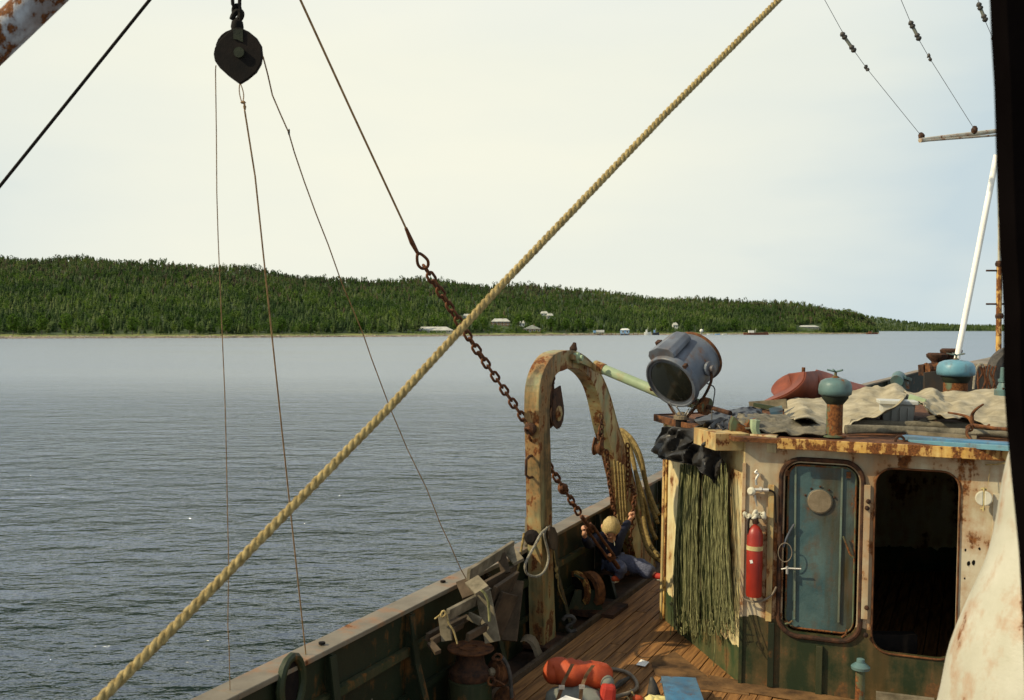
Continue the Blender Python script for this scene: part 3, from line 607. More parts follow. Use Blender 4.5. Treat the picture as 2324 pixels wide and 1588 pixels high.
# ---- deck
deck = MB(); deck.add([D(-3.9, 1, -.03), D(3.6, 1, -.03), D(3.6, 17, -.03), D(-3.9, 17, -.03)], [(0, 1, 2, 3)])
deck = deck.build('deck', 'waterway', kind='structure', loc=(0, 0, -.03))
me_cache = {}
for i in range(38):
    l = -3.36 + i * .118; s = 0.5 + random.uniform(0, 4.5)
    while s < 15.5:
        Ln = random.choice((4.8, 5.6, 6.4)); key = (Ln, random.randint(0, 2))
        if key not in me_cache:
            mb = MB(); mb.box((0, 0, 0), (.108, Ln - .012, .04)); p = mb.build('plank', 'deck', loc=(0, 0, 0)); ship.remove(p); bpy.data.objects.remove(p)
            me_cache[key] = bpy.data.meshes[-1] if False else mb
        mesh = me_cache[key]
        if isinstance(mesh, MB):
            m_ = bpy.data.meshes.new('plank'); m_.from_pydata(mesh.v, [], mesh.f); m_.materials.append(M['deck']); m_.update(); me_cache[key] = m_; mesh = m_
        o = bpy.data.objects.new('plank', mesh); C.objects.link(o); o.parent = deck
        o.location = D(l, s + Ln / 2, .009 + random.uniform(-.003, .003)) - base_of(deck) + V((0, 0, 0)); o.rotation_euler = (0, random.uniform(-.01, .01), math.atan2(-AX.x, AX.y))
        s += Ln
MB().prism([D(-3.47, 4.5, .0), D(-3.425, 4.5, .0), D(-3.425, 16, .0), D(-3.47, 16, .0)], (0, 0, .075)).build('margin_board', 'brown_wood', deck)

# ---- port bulwark: plan of the inner face and height of the rail top
BW = []
for s_ in (0, 2, 4, 5.5, 7, 8.5, 10, 11.5, 13, 14.5, 16, 17.5):
    y = s_; x = -3.93 + .4386 * y; BW.append(V((x, y, .95 + max(0, y - 9) * .012)))
for u_, v_, Y_ in ((1800, 925, 19.6), (1935, 881, 22), (2051, 851, 23.5), (2098, 838.7, 24.3), (2140, 837, 25), (2178, 827, 26), (2282, 808, 27.5), (2380, 800, 28.8)):
    BW.append(P(u_, v_, Y_))
SM = spline([tuple(p) for p in BW], 3)
def side(i):
    a = SM[max(0, i - 1)]; b = SM[min(len(SM) - 1, i + 1)]; d = V((b.x - a.x, b.y - a.y, 0)).normalized(); return V((d.y, -d.x, 0))
SD = [side(i) for i in range(len(SM))]
bw = thing('bulwark', (SM[9].x, SM[9].y, 0), 'dark green steel bulwark with a worn rusty rail running from near left to the bow', 'bulwark')
def strip(off_in, off_out, z0, z1, idx, fz=None):
    mb = MB(); A = []; 
    for i in idx:
        p, n = SM[i], SD[i]; zt = p.z
        def zz(z): return z if z < .8 else zt + (z - .95)
        mb.v += [V((p.x, p.y, 0)) + n * off_in + UP * zz(z0), V((p.x, p.y, 0)) + n * off_out + UP * zz(z0), V((p.x, p.y, 0)) + n * off_out + UP * zz(z1), V((p.x, p.y, 0)) + n * off_in + UP * zz(z1)]
    m = len(idx)
    for i in range(m - 1):
        for j in range(4): mb.f.append((i * 4 + j, i * 4 + (j + 1) % 4, i * 4 + 4 + (j + 1) % 4, i * 4 + 4 + j))
    mb.f += [(0, 3, 2, 1), tuple(4 * (m - 1) + j for j in range(4))]
    return mb
R_ = range
strip(-.005, -.03, -.02, .915, R_(len(SM))).build('plating', 'bulwark', bw)
strip(-.032, -.06, -3.2, .90, R_(len(SM))).build('hull_side', 'hull', bw)
for a, b in ((0, 9), (9, 15), (15, 21), (21, 27), (27, 33), (33, len(SM) - 1)):
    rl = strip(.035, -.15, .916, .95, R_(a, b + 1)); [rl.v.__setitem__(i, rl.v[i] + V((random.uniform(-.004, .004), random.uniform(-.004, .004), random.uniform(-.003, .003)))) for i in range(len(rl.v))]
    rl.build('rail_cap', 'rail', bw, bevel=.006)
strip(.045, .0, .60, .66, R_(0, 34)).build('stringer', 'stringer', bw)
strip(.035, .0, .26, .31, R_(0, 34)).build('stringer', 'bulwark', bw)
def atY(y):
    for i in range(len(SM) - 1):
        if SM[i].y <= y <= SM[i + 1].y: t = (y - SM[i].y) / (SM[i + 1].y - SM[i].y); return SM[i].lerp(SM[i + 1], t), SD[i]
for y in (4.2, 5.2, 6.33, 7.27, 8.5, 9.9, 11.2, 12.4, 13.6, 15, 17, 19, 21, 23):
    p, n = atY(y); t_ = V((-n.y, n.x, 0)); q = V((p.x, p.y, 0))
    mb = MB(); mb.prism([q + n * .002 + UP * .0 - t_ * .007, q + n * .26 - t_ * .007, q + n * .10 + UP * .55 - t_ * .007, q + n * .05 + UP * (p.z - .04) - t_ * .007, q + n * .002 + UP * (p.z - .04) - t_ * .007], t_ * .014)
    mb.beam(q + n * .26 + UP * .01, q + n * .10 + UP * .55, .07, .012, t_); mb.beam(q + n * .10 + UP * .55, q + n * .05 + UP * (p.z - .05), .07, .012, t_)
    mb.build('stay', 'bulwark', bw)
def onbw(u, v, off=.02):
    best = None
    d = ray(u, v)
    for i in range(len(SM) - 1):
        n = SD[i]; o_ = V((SM[i].x, SM[i].y, 0)) + n * off; k = (o_ - EYE).dot(n) / d.dot(n); q = EYE + d * k
        if SM[i].y - .05 <= q.y <= SM[i + 1].y + .05: return q, n
    return q, n
q, n = onbw(655, 1553); t_ = V((-n.y, n.x, 0))
pts = [q + t_ * .11 * math.cos(a) + UP * .17 * math.sin(a) + n * .02 for a in [i * math.pi / 8 for i in range(16)]]
MB().tube(pts, .028, 8, closed=True).build('fairlead_ring', 'stringer', bw, smooth=True)
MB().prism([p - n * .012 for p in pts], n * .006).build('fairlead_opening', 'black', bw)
for u_, v_ in ((1101.0, 1348), (1182, 1320)): pass
for x, y in (((1804), 160), (936, 604)):
    u_, v_ = ZS(x, y); q = G(u_, v_, .955); MB().lathe([(.022, 0), (.022, .012), (.012, .014)], q, n=12).build('bolt_head', 'black', bw)
MB().tube([P(*ZS(985, 1030), 6.6), P(*ZS(1130, 930), 6.75), P(*ZS(1230, 868), 6.9), P(*ZS(1262, 872), 6.92), P(*ZS(1280, 900), 6.9), P(*ZS(1292, 1030), 6.85)], .009, 6).build('grab_rod', 'rail', bw, smooth=True)

# ---- gallows over the side
gp = G(1238, 1470, 0); gO = V(gp)
def gq(x, y): u, v = Z2(x, y); return PL(u, v, gO, LN)
outer = [(385, 2790), (378, 2500), (366, 1900), (355, 1588), (350, 1200), (340, 800), (337, 600), (347, 420), (385, 280), (450, 170), (520, 120), (620, 102), (700, 120), (790, 180), (870, 270), (930, 370), (980, 500), (1020, 640), (1060, 790), (1130, 1000), (1200, 1270), (1290, 1650), (1400, 2060)]
inner = [(505, 2790), (488, 2500), (468, 1900), (462, 1588), (455, 1200), (443, 800), (440, 600), (455, 430), (480, 350), (520, 300), (560, 286), (620, 262), (680, 262), (735, 285), (790, 335), (845, 420), (885, 540), (915, 680), (945, 820), (1000, 1010), (1060, 1270), (1140, 1650), (1240, 2060)]
A = spline([tuple(gq(*p)) for p in outer], 3); B = spline([tuple(gq(*p)) for p in inner], 3)
def clampz(L):
    out = []
    for p in L: out.append(V((p.x, p.y, max(p.z, 0.0))))
    return out
A, B = clampz(A), clampz(B); gth = LN * -.14
gal = thing('trawl_gallows', gO, 'tall arched steel gallows in flaking mustard green paint standing at the bulwark', 'gallows')
mb = MB(); mb.band(A, B, gth); mb.build('arch_frame', 'gallows', gal)
mb = MB(); mb.band([p + LN * .004 for p in A], [p + (q - p).normalized() * .018 + LN * .004 for p, q in zip(A, B)], LN * -.008)
mb.build('edge_bead', 'gallows', gal)
for base_p, w_ in ((gq(445, 2760), .42),):
    q = V((base_p.x, base_p.y, 0)); MB().box(q + V((-.05, 0, .02)), (w_, .42, .035), Matrix.Rotation(-.43, 3, 'Z')).build('foot_plate', 'darkrust', gal)
# eye pad, grab handle, top bracket
ep = PL(*Z2(290, 800), gO - AX * .02, AX) ; ep = gq(345, 810) + LN * -.07 - AX * .02
MB().lathe([(.055, 0), (.06, .03), (.04, .05)], ep, -AX, 14).build('eye_pad', 'darkrust', gal)
hc = gq(352, 1150) + LN * -.075
MB().tube([hc + UP * .10, hc + UP * .10 - AX * .07 , hc + UP * .07 - AX * .10 - LN * .02, hc - UP * .07 - AX * .10 - LN * .02, hc - UP * .10 - AX * .07, hc - UP * .10], .013, 7).build('grab_handle', 'darkrust', gal, smooth=True)
tb = gq(660, 170) + LN * .03
MB().lathe([(.05, 0), (.055, .05), (.03, .06), (.03, .09)], tb - LN * .03, LN, 12).build('pivot_boss', 'palegreen', gal)
MB().lathe([(.035, 0), (.04, .03), (.03, .05), (.015, .09)], gq(690, 112) + LN * -.05, (.2, -.1, 1), 10).build('top_lug', 'darkrust', gal)
MB().beam(gq(620, 160) + LN * .02, gq(800, 250) + LN * .05, .05, .03, UP).build('bracket', 'gallows', gal)
# the boom leading from the gallows to the deckhouse corner
b0 = gq(790, 235) + LN * .06; b1 = P(1512, 897, 9.75); b2 = P(1603, 922, 9.45)
bm_ = thing('boom', b0, 'pale green pipe boom slanting from the gallows top to behind the searchlight', 'boom')
MB().tube([b0, b0.lerp(b1, .5), b1, b2], lambda t: .052, 14).build('boom_tube', 'palegreen', bm_, smooth=True)
MB().tube([b0 + (b1 - b0).normalized() * .01, b0 + (b1 - b0).normalized() * .13], .058, 14).build('collar', 'gallows', bm_, smooth=True)
MB().tube([b2 - (b2 - b1).normalized() * .05, b2 + (b2 - b1).normalized() * .02], .085, 14).build('end_flange', 'pipe', bm_, smooth=True)
MB().tube([b2, P(*Z1(740, 800), 9.0)], .022, 8).build('rod', 'darkrust', bm_, smooth=True)

# ---- chain making
def link_mesh(name, L, r, m):
    pts = []; h = L / 2 - r * 2.0; w_ = r * 2.35
    for i in range(16):
        a = 2 * math.pi * i / 16; pts.append(V((math.cos(a) * w_, 0, math.sin(a) * w_ + (h - w_ + r if math.sin(a) >= 0 else -(h - w_ + r)))))
    mb = MB().tube(pts, r, 7, closed=True); me = bpy.data.meshes.new(name); me.from_pydata(mb.v, [], mb.f); me.polygons.foreach_set('use_smooth', [True] * len(me.polygons)); me.materials.append(M[m]); me.update(); return me
def chain(pts, L, r, lab, m='chain', name='chain', group=None, twist=0.3):
    pts = [V(p) for p in pts]; root = thing(name, pts[0], lab, 'chain', group); me = link_mesh('link', L, r, m); pitch = L - 3.4 * r
    d = [0]
    for a, b in zip(pts, pts[1:]): d.append(d[-1] + (b - a).length)
    n = int(d[-1] / pitch); 
    for i in range(n + 1):
        s = i * pitch; j = 0
        while j < len(d) - 2 and d[j + 1] < s: j += 1
        t = (s - d[j]) / (d[j + 1] - d[j]); p = pts[j].lerp(pts[j + 1], min(1, t)); dr = (pts[j + 1] - pts[j]).normalized()
        o = bpy.data.objects.new('link', me); C.objects.link(o); o.parent = root
        q = dr.to_track_quat('Z', 'Y'); o.rotation_mode = 'QUATERNION'; o.rotation_quaternion = q @ Matrix.Rotation((math.pi / 2) * (i % 2) + twist + random.uniform(-.25, .25), 3, 'Z').to_quaternion(); o.location = p - base_of(root)
    return root
ch0 = P(968, 612, 8.35)
chain([ch0, P(1080, 790, 8.8), P(1195, 960, 9.2), ep - AX * .03], .125, .0125, 'long rusty chain running down from the wire eye to the pad on the gallows')
chain([ep - AX * .05 - UP * .02, P(1258, 1076, 9.55), P(1278, 1106, 9.62), P(1318, 1170, 9.85)], .125, .0125, 'rusty chain hanging from the gallows pad past the leg towards the seated child')
# knot of shackle, then the rigging screw
MB().ball(P(1276, 1106, 9.6), .05, .9, .9, 1.1, 8, .5).build('shackle', 'chain', label='rusty lump of shackle in the middle of the chain beside the gallows leg', cat='shackle')
rs = thing('rigging_screw', P(1395, 1275, 10.45), 'heavy rusty rigging screw slanting down in front of the seated child', 'rigging screw')
p0, p1 = P(1320, 1172, 9.85), P(1398, 1280, 10.45); dd = (p1 - p0)
MB().tube([p0, p0 + dd * .3], .022, 8).build('upper_eye_bolt', 'chain', rs, smooth=True)
sd_ = dd.cross(V((0, 1, 0))).normalized() * .035
MB().tube([p0 + dd * .22 + sd_, p0 + dd * .85 + sd_], .016, 7).tube([p0 + dd * .22 - sd_, p0 + dd * .85 - sd_], .016, 7).tube([p0 + dd * .2 - sd_ * 1.2, p0 + dd * .2 + sd_ * 1.2], .028, 8).tube([p0 + dd * .87 - sd_ * 1.2, p0 + dd * .87 + sd_ * 1.2], .028, 8).build('body', 'chain', rs, smooth=True)
MB().tube([p0 + dd * .8, p1 + dd * .08], .024, 8).build('lower_eye_bolt', 'chain', rs, smooth=True)
# stay wire with thimble
sw = thing('stay_wire', P(962, 602, 8.32), 'brown stay wire coming from above, ending in a spliced eye over the water', 'wire')
MB().tube([P(672, -22, 6.9), P(800, 257, 7.45), P(921, 517, 8.05)], .0088, 6).build('wire', 'wire', sw, smooth=True)
MB().tube([P(921, 517, 8.05), P(935, 550, 8.15), P(950, 578, 8.22)], lambda t: .013 + .008 * math.sin(t * 3), 8).build('splice', 'chain', sw, smooth=True)
MB().tube(spline([P(949, 574, 8.2), P(948, 598, 8.25), P(958, 609, 8.3), P(971, 604, 8.3), P(969, 588, 8.25)], 4, True), .013, 7, closed=True).build('thimble', 'chain', sw, smooth=True)

# ---- blocks hanging in the gallows
def sheave_block(top, cen, r, th, lab, m='gallows', m2='darkrust', axis=None):
    axis = axis or LN; root = thing('sheave_block', cen, lab, 'pulley block'); e1 = (top - cen); e1 = e1 - axis * e1.dot(axis); H = e1.length; e1.normalize(); e2 = axis.cross(e1)
    for s_ in (-1, 1):
        poly = [cen + e1 * H * 1.0 + e2 * r * .55, cen + e1 * H * 1.0 - e2 * r * .62] + [cen + (e1 * math.cos(a) + e2 * math.sin(a)) * r for a in [math.radians(x) for x in (-75, -100, -130, -160, 180, 160, 130, 100, 75)]]
        MB().prism([p + axis * s_ * th for p in poly], axis * s_ * .012).build('cheek', m2, root)
    MB().lathe([(r * .86, -th * .8), (r * .72, 0), (r * .86, th * .8)], cen, axis, 20).build('sheave', m2, root, smooth=True)
    MB().lathe([(r * .5, 0), (r * .5, .012), (r * .2, .02), (r * .16, .035)], cen + axis * (th + .010), axis, 14).build('axle_boss', m, root)
    MB().tube([top - e1 * .03, top + e1 * .05], .018, 8).tube(spline([top + e1 * .03 + e2 * .03, top + e1 * .10 + e2 * .02, top + e1 * .13, top + e1 * .10 - e2 * .02, top + e1 * .03 - e2 * .03], 3), .012, 6).build('shackle', m2, root, smooth=True)
    return root
cen = gq(522, 670) + LN * -.05; top = gq(510, 440) + LN * -.05
sheave_block(top, cen, .15, .035, 'dark sheave block hanging from a hook under the gallows arch')
MB().tube(spline([gq(515, 300) + LN * -.05, gq(530, 360) + LN * -.05, gq(500, 400) + LN * -.05, gq(468, 420) + LN * -.03, gq(455, 500) + LN * .0, gq(450, 600) + LN * .0], 4), .008, 6).build('hook_chain', 'darkrust', smooth=True, label='short hook and line holding the dark block under the arch', cat='hook')
c2 = gq(872, 985); sheave_block(gq(882, 890), c2, .075, .03, 'small rust red block hanging on the inner side of the far gallows leg', 'rust', 'rust')
chain([gq(880, 700) + LN * .03, gq(884, 780) + LN * .03, gq(882, 890) + LN * .03], .08, .008, 'short chain holding the small rust red block on the far gallows leg', 'darkrust')
chain([gq(905, 1020) + LN * .06, gq(925, 1250) + LN * .06, gq(960, 1480) + LN * .06, gq(985, 1588) + LN * .07, gq(1010, 1680) + LN * .07], .085, .0095, 'chain hanging down the near side of the far gallows leg, left of the ropes', 'chain')
chain([gq(1095, 960) + LN * .06, gq(1100, 1200) + LN * .06, gq(1085, 1400) + LN * .06, gq(1050, 1560) + LN * .06], .085, .009, 'chain hanging in the middle of the far gallows leg, right of the thin ropes', 'chain')
chain([P(*ZD(1560, 0), 11.5), P(*ZD(1610, 120), 11.3), P(*ZD(1585, 360), 11.2), P(*ZD(1560, 620), 11.2), P(*ZD(1530, 900), 11.3)], .085, .0095, 'chain the seated child holds with the raised hand', 'chain')

# ---- ropes
def rope3(path, R, pitch, name, m, lab, cat='rope', n=7):    # three laid strands
    path = [V(p) for p in path]; root = thing(name, path[len(path) // 2], lab, cat); tot = sum((b - a).length for a, b in zip(path, path[1:])); k = 0
    steps = int(tot / (pitch / 9)); d = [0]
    for a, b in zip(path, path[1:]): d.append(d[-1] + (b - a).length)
    def at(s):
        j = 0
        while j < len(d) - 2 and d[j + 1] < s: j += 1
        t = (s - d[j]) / (d[j + 1] - d[j]); return path[j].lerp(path[j + 1], t), (path[j + 1] - path[j]).normalized()
    for q in range(3):
        pts = []; upv = None
        for i in range(steps + 1):
            p, dr = at(tot * i / steps)
            if upv is None: upv = dr.cross(V((0, 0, 1))).normalized() if abs(dr.z) < .95 else V((1, 0, 0))
            upv = (upv - dr * upv.dot(dr)).normalized(); sd = dr.cross(upv); a = -2 * math.pi * (tot * i / steps / pitch) + q * 2.0944
            pts.append(p + (upv * math.cos(a) + sd * math.sin(a)) * R * .5)
        mb = MB().tube(pts, R * .56, n)
        for i, v in enumerate(mb.v): mb.v[i] = v + V((noise.noise(v * 130), noise.noise(v * 140 + V((9, 0, 0))), noise.noise(v * 120 + V((0, 9, 0))))) * R * .09
        mb.build('strand', m, root, smooth='all')
    return root
pr = [P(1772, -6, 4.0), P(1510, 258, 3.55), P(1130, 655, 3.05), P(880, 928, 2.75), P(600, 1214, 2.45), P(400, 1418, 2.27), P(215, 1600, 2.1)]
big = rope3(pr, .0125, .075, 'hawser', 'rope', 'thick three strand manila rope crossing the whole view from lower left to upper right', 'rope', 8)
fz = MB(); r_ = random.Random(3)
for i in range(900):                                    # stray fibres
    t = r_.random() * (len(pr) - 1); j = int(t); p = pr[j].lerp(pr[j + 1], t - j); a = V((r_.gauss(0, 1), r_.gauss(0, 1), r_.gauss(0, 1))).normalized(); ax = (pr[-1] - pr[0]).normalized(); a = (a - ax * a.dot(ax)).normalized()
    q = p + a * .0125; e = q + a * r_.uniform(.002, .006) + ax * r_.uniform(-.012, .012); s2 = ax.cross(a) * .0004; fz.add([q - s2, q + s2, e], [(0, 1, 2)])
fz.build('loose_fibres', 'rope', big, kind='stuff')
# dark cable and painted spar at upper left
MB().tube([P(-25, 453, 5.0), P(352, -16, 5.0)], .0085, 8).build('dark_cable', 'black', smooth=True, label='dark taut cable crossing the upper left corner of the sky', cat='cable')
a, b = P(-115, 195, 3.1), P(185, -92, 3.1)
MB().tube([a.lerp(b, i / 20) for i in range(21)], .056, 28).build('mast_boom', 'boom', smooth=True, label='white painted round spar with rust spots across the top left corner', cat='spar')

# big black block on its hook with three lines
Yb = 4.6; bc = P(541, 118, Yb); hb = thing('cargo_block', bc, 'big black teardrop pulley block hanging from a hook and chain against the sky', 'pulley block')
ol = [(1700, 200), (1640, 235), (1580, 290), (1545, 345), (1536, 390), (1545, 440), (1580, 490), (1640, 545), (1722, 605), (1780, 570), (1840, 520), (1875, 460), (1886, 400), (1878, 330), (1845, 275), (1790, 230), (1735, 203)]
for s_ in (-1, 1): MB().prism([P(*ZL(*p), Yb + s_ * .04) for p in ol], (0, .012 * s_, 0)).build('cheek', 'black', hb, bevel=.004)
MB().lathe([(.095, -.038), (.075, 0), (.095, .038)], bc, (0, 1, 0), 24).build('sheave', 'black', hb)
MB().prism([P(*ZL(1672, 205), Yb - .057), P(*ZL(1740, 208), Yb - .057), P(*ZL(1742, 300), Yb - .057), P(*ZL(1700, 282), Yb - .057), P(*ZL(1674, 278), Yb - .057)], (0, .01, 0)).build('strap_plate', 'blackgreen', hb)
MB().lathe([(.024, 0), (.024, .012)], P(*ZL(1718, 378), Yb - .053), (0, -1, 0), 12).build('axle_pin', 'blackgreen', hb)
MB().lathe([(.024, -.02), (.03, 0), (.026, .025), (.012, .035)], P(*ZL(1702, 195), Yb), (0, 0, 1), 12).build('swivel', 'black', hb, smooth=True)
hk = MB().tube(spline([P(*ZL(*p), Yb) for p in ((1702, 185), (1700, 150), (1722, 128), (1728, 95), (1705, 80), (1678, 105), (1660, 140))], 5), lambda t: .0105 + .006 * math.sin(t * 3.1), 8)
hk.build('hook', 'black', smooth=True, label='black iron hook just above the big teardrop block', cat='hook')
chain([P(*ZL(1700, 100), Yb), P(*ZL(1694, 25), Yb), P(*ZL(1692, -60), Yb)], .10, .0085, 'short black chain at the top edge above the big teardrop block', 'black', twist=1.0)
MB().tube(spline([P(*ZL(*p), Yb) for p in ((1722, 600), (1716, 640), (1722, 690), (1738, 735), (1748, 690), (1740, 640))], 4, True), .0026, 6, closed=True).ball(P(*ZL(1744, 735), Yb), .011, 1, 1, .8, 7, .5).ball(P(*ZL(1755, 765), Yb), .010, .7, .8, 1.8, 7, .6).build('becket_eye', 'wire', smooth=True, label='small wire loop and knot hanging under the point of the big black block', cat='wire loop')
MB().tube([P(*ZL(1755, 790), Yb), P(579, 400, 4.8), P(617, 760, 5.2), P(655, 1120, 5.7), G(694, 1484, .95)], .0042, 6).build('centre_line', 'wire', smooth=True, label='brown line from the knot under the black block down to the ship rail, middle one', cat='line')
MB().tube([P(490, 148, Yb)] + [P(x, y, Yb + (y - 148) / 1417 * .95) for x, y in ((489, 160), (491, 300), (492, 440), (495, 540), (500, 660), (506, 800), (510, 890), (513, 1000), (516, 1150), (519, 1280), (517, 1420), (520, 1470))] + [G(522, 1566, .95)], .0026, 5).build('left_line', 'wire', smooth=True, label='thin line falling almost straight from the left side of the black block', cat='line')
MB().tube([P(597, 128, Yb), P(608, 170, 4.7), P(618, 215, 4.8), P(635, 255, 4.9), P(655, 300, 5.0), P(668, 345, 5.1), P(690, 410, 5.25), P(717, 484, 5.4), P(745, 555, 5.6), P(775, 640, 5.8), P(800, 700, 6.0), P(825, 760, 6.2), P(842, 810, 6.3), P(885, 925, 6.7), P(925, 1020, 7.0), P(968, 1108, 7.3), P(1000, 1190, 7.5), P(1020, 1232, 7.7), P(1045, 1290, 7.9), P(1062, 1320, 8.05), P(1080, 1375, 8.1)], .0036, 5).build('right_line', 'wire', smooth=True, label='thin kinked line running from the right side of the black block to the wooden frames', cat='line')
MB().ball(P(655.5, 300, 5.0), .008, .7, .7, 1.8, 6, .6).build('line_knot', 'black', label='small dark knot on the thin kinked line below the block', cat='knot')

# ================================================================== THE DECKHOUSE
def polyring(t0, t1, z0, z1, r, n=6, grow=0.0):
    t0 -= grow; t1 += grow; z0 -= grow; z1 += grow; r += grow; out = []
    for cx_, cz_, a0 in ((t1 - r, z1 - r, 0), (t0 + r, z1 - r, 90), (t0 + r, z0 + r, 180), (t1 - r, z0 + r, 270)):
        for i in range(n + 1):
            a = math.radians(a0 + 90 * i / n); out.append((cx_ + r * math.cos(a), cz_ + r * math.sin(a)))
    return out
N0 = G(1680, 1560, 0); F0 = G(1503, 1409, 0); WT = V((.939, -.344, 0)).normalized(); WN = V((WT.y, -WT.x, 0))   # aft wall: along, outward
HR = 2.10
CT = (F0 - N0); CT.z = 0; CLEN = CT.length; CT.normalize(); CN = V((-CT.y, CT.x, 0)); CN = CN if CN.x < 0 else -CN      # side wall towards the far corner
def wq(u, v, off=0.0): return PL(u, v, N0 + WN * off, WN)
def wt(u, v): p = wq(u, v); return (p - N0).dot(WT), p.z
def cq(u, v, off=0.0): return PL(u, v, N0 + CN * off, CN)
hs = thing('deckhouse', N0, 'rust streaked deckhouse, cream above and dark green below, with two round cornered doorways', 'deckhouse')
d1l, d1t = wt(1779, 1200)[0], wt(1860, 1052)[1]; d1r, d1b = wt(1947, 1250)[0], wt(1865, 1441)[1]
d2l, d2t = wt(1985, 1250)[0], wt(2080, 1068)[1]; d2r, d2b = wt(2172, 1280)[0], wt(2070, 1487)[1]
W_END = 3.3
def wpt(t, z, off=0.0): return N0 + WT * t + UP * z + WN * off
mb = MB()
def cell(t0, t1, z0, z1, nt=1, nz=1):
    for i in range(nt):
        for j in range(nz):
            a, b = t0 + (t1 - t0) * i / nt, t0 + (t1 - t0) * (i + 1) / nt; c, d = z0 + (z1 - z0) * j / nz, z0 + (z1 - z0) * (j + 1) / nz
            mb.add([wpt(a, c), wpt(b, c), wpt(b, d), wpt(a, d)], [(0, 1, 2, 3)])
cell(0, d1l, -.02, HR); cell(d1r, d2l, -.02, HR); cell(d2r, W_END, -.02, HR)
for (l, r, b, t) in ((d1l, d1r, d1b, d1t), (d2l, d2r, d2b, d2t)):
    cell(l, r, -.02, b); cell(l, r, t, HR); ring = polyring(l, r, b, t, .13)
    for k, (ct, cz_) in enumerate(((r, t), (l, t), (l, b), (r, b))):
        arc = ring[k * 7:(k + 1) * 7]
        for i in range(6): mb.add([wpt(ct, cz_), wpt(*arc[i]), wpt(*arc[i + 1])], [(0, 1, 2)])
bmv = mb
aft = mb.build('aft_wall', 'wall', hs, solid=0)
bm = bmesh.new(); bm.from_mesh(aft.data); bmesh.ops.remove_doubles(bm, verts=bm.verts, dist=.0005)
bmesh.ops.recalc_face_normals(bm, faces=bm.faces)
for f in bm.faces:
    if f.normal.dot(WN) < 0: f.normal_flip()
bm.to_mesh(aft.data); bm.free(); md = aft.modifiers.new('thick', 'SOLIDIFY'); md.thickness = .035; md.offset = -1
# other walls and the roof
E0 = N0 + WT * W_END; FF = V((2.62, 10.95, 0)); FM = V((3.6, 12.6, 0)); EE = V((7.4, 12.6, 0)); F00 = V((F0.x, F0.y, 0)); N00 = V((N0.x, N0.y, 0)); E00 = V((E0.x, E0.y, 0))
def wallbox(a, b, nin, z0, z1, name, m, th=.035):
    MB().prism([a + UP * z0, b + UP * z0, b + UP * z1, a + UP * z1], nin * th).build(name, m, hs)
wallbox(N00 + CT * .004, F00, -CN, -.02, HR, 'side_wall', 'cream'); wallbox(F00 + AX * .037, FF, LN, -.02, HR, 'side_wall', 'cream'); wallbox(FF, FM, LN, -.02, HR - .004, 'side_wall', 'cream'); wallbox(E00 + AX * .04, EE, -LN, -.02, HR, 'side_wall', 'cream'); wallbox(FM, EE, V((0, -1, 0)), -.02, HR, 'front_wall', 'cream')
ov = .09
rn, rf_, rff, ree, re = N00 + WN * ov + CN * ov, F00 + CN * ov + V((-.02, .05, 0)), FF - LN * ov, EE + V((.1, .1, 0)), E00 + WN * ov + LN * .1
RZ = 2.135
MB().prism([p + UP * (HR + .003) for p in (rn, re, ree, FM + V((-.08, .1, 0)), rff, rf_)], (0, 0, RZ - HR)).build('roof', 'rust', hs)
# edge of the roof: rusty cream flat bar, heavier eave block at the corner
MB().beam(rn.lerp(re, .10) + UP * (RZ - .028) + WN * .012, re + UP * (RZ - .028) + WN * .012, .02, .088, WN).build('roof_edge', 'fascia', hs, bevel=.004)
MB().beam(rf_ + UP * (RZ - .02) - AX * .0 + CN * .012, rn.lerp(rf_, .1) + UP * (RZ - .02) + CN * .012, .02, .07, CN).build('roof_edge', 'rust', hs, bevel=.004)
MB().beam(rf_ + UP * (RZ - .0), rff + UP * RZ, .03, .05, UP).build('roof_edge', 'darkrust', hs)
eb = V((0, 0, 0)); ea, eb, ec = P(1646, 1012, 8.95), P(1700, 1016, 8.42), P(1762, 1020, 8.27); 
ea.z = eb.z = ec.z = RZ - .125
MB().prism([ea, eb, eb + (ea - eb).cross(UP).normalized() * -.3, ea + (ea - eb).cross(UP).normalized() * -.3], (0, 0, .145)).build('eave_block', 'eave', hs, bevel=.004)
MB().prism([eb + V((.004, 0, 0)), ec, ec - WN * .2, eb - WN * .2 + V((.05, 0, 0))], (0, 0, .142)).build('eave_block', 'eave_shaded', hs, bevel=.004)
# upright stiffeners and rust-eaten corner bar
def bar(u, v0, v1, wd, th, m, name='stiffener'):
    a, b = wq(u, v0, th / 2 + .002), wq(u, v1, th / 2 + .002); b = V((a.x, a.y, b.z)); a2 = a
    MB().beam(a2, b, wd, th, WT).build(name, m, hs, bevel=.003)
bar(1751, 1100, 1410, .048, .03, 'eave'); bar(1751, 1412, 1558, .05, .032, 'bulwark'); bar(1860, 1466, 1575, .05, .03, 'stringer'); bar(1969, 1100, 1405, .05, .03, 'wall'); bar(2262, 1120, 1560, .05, .03, 'wall'); bar(1690, 1050, 1556, .03, .02, 'wall')
MB().beam(F00 + CN * .012 + UP * .0, F00 + CN * .012 + UP * (HR - .003), .05, .024, CT).build('corner_bar', 'eave', hs, bevel=.004)
MB().beam(F00 + CN * .012 - CT * .075, F00 + CN * .012 - CT * .075 + UP * (HR - .1), .03, .022, CT).build('corner_bar', 'fascia', hs, bevel=.004)
MB().beam(N00 + CN * .004 + UP * -.01, N00 + CN * .004 + UP * 1.0, .03, .012, CT).build('corner_bar', 'waterway', hs)
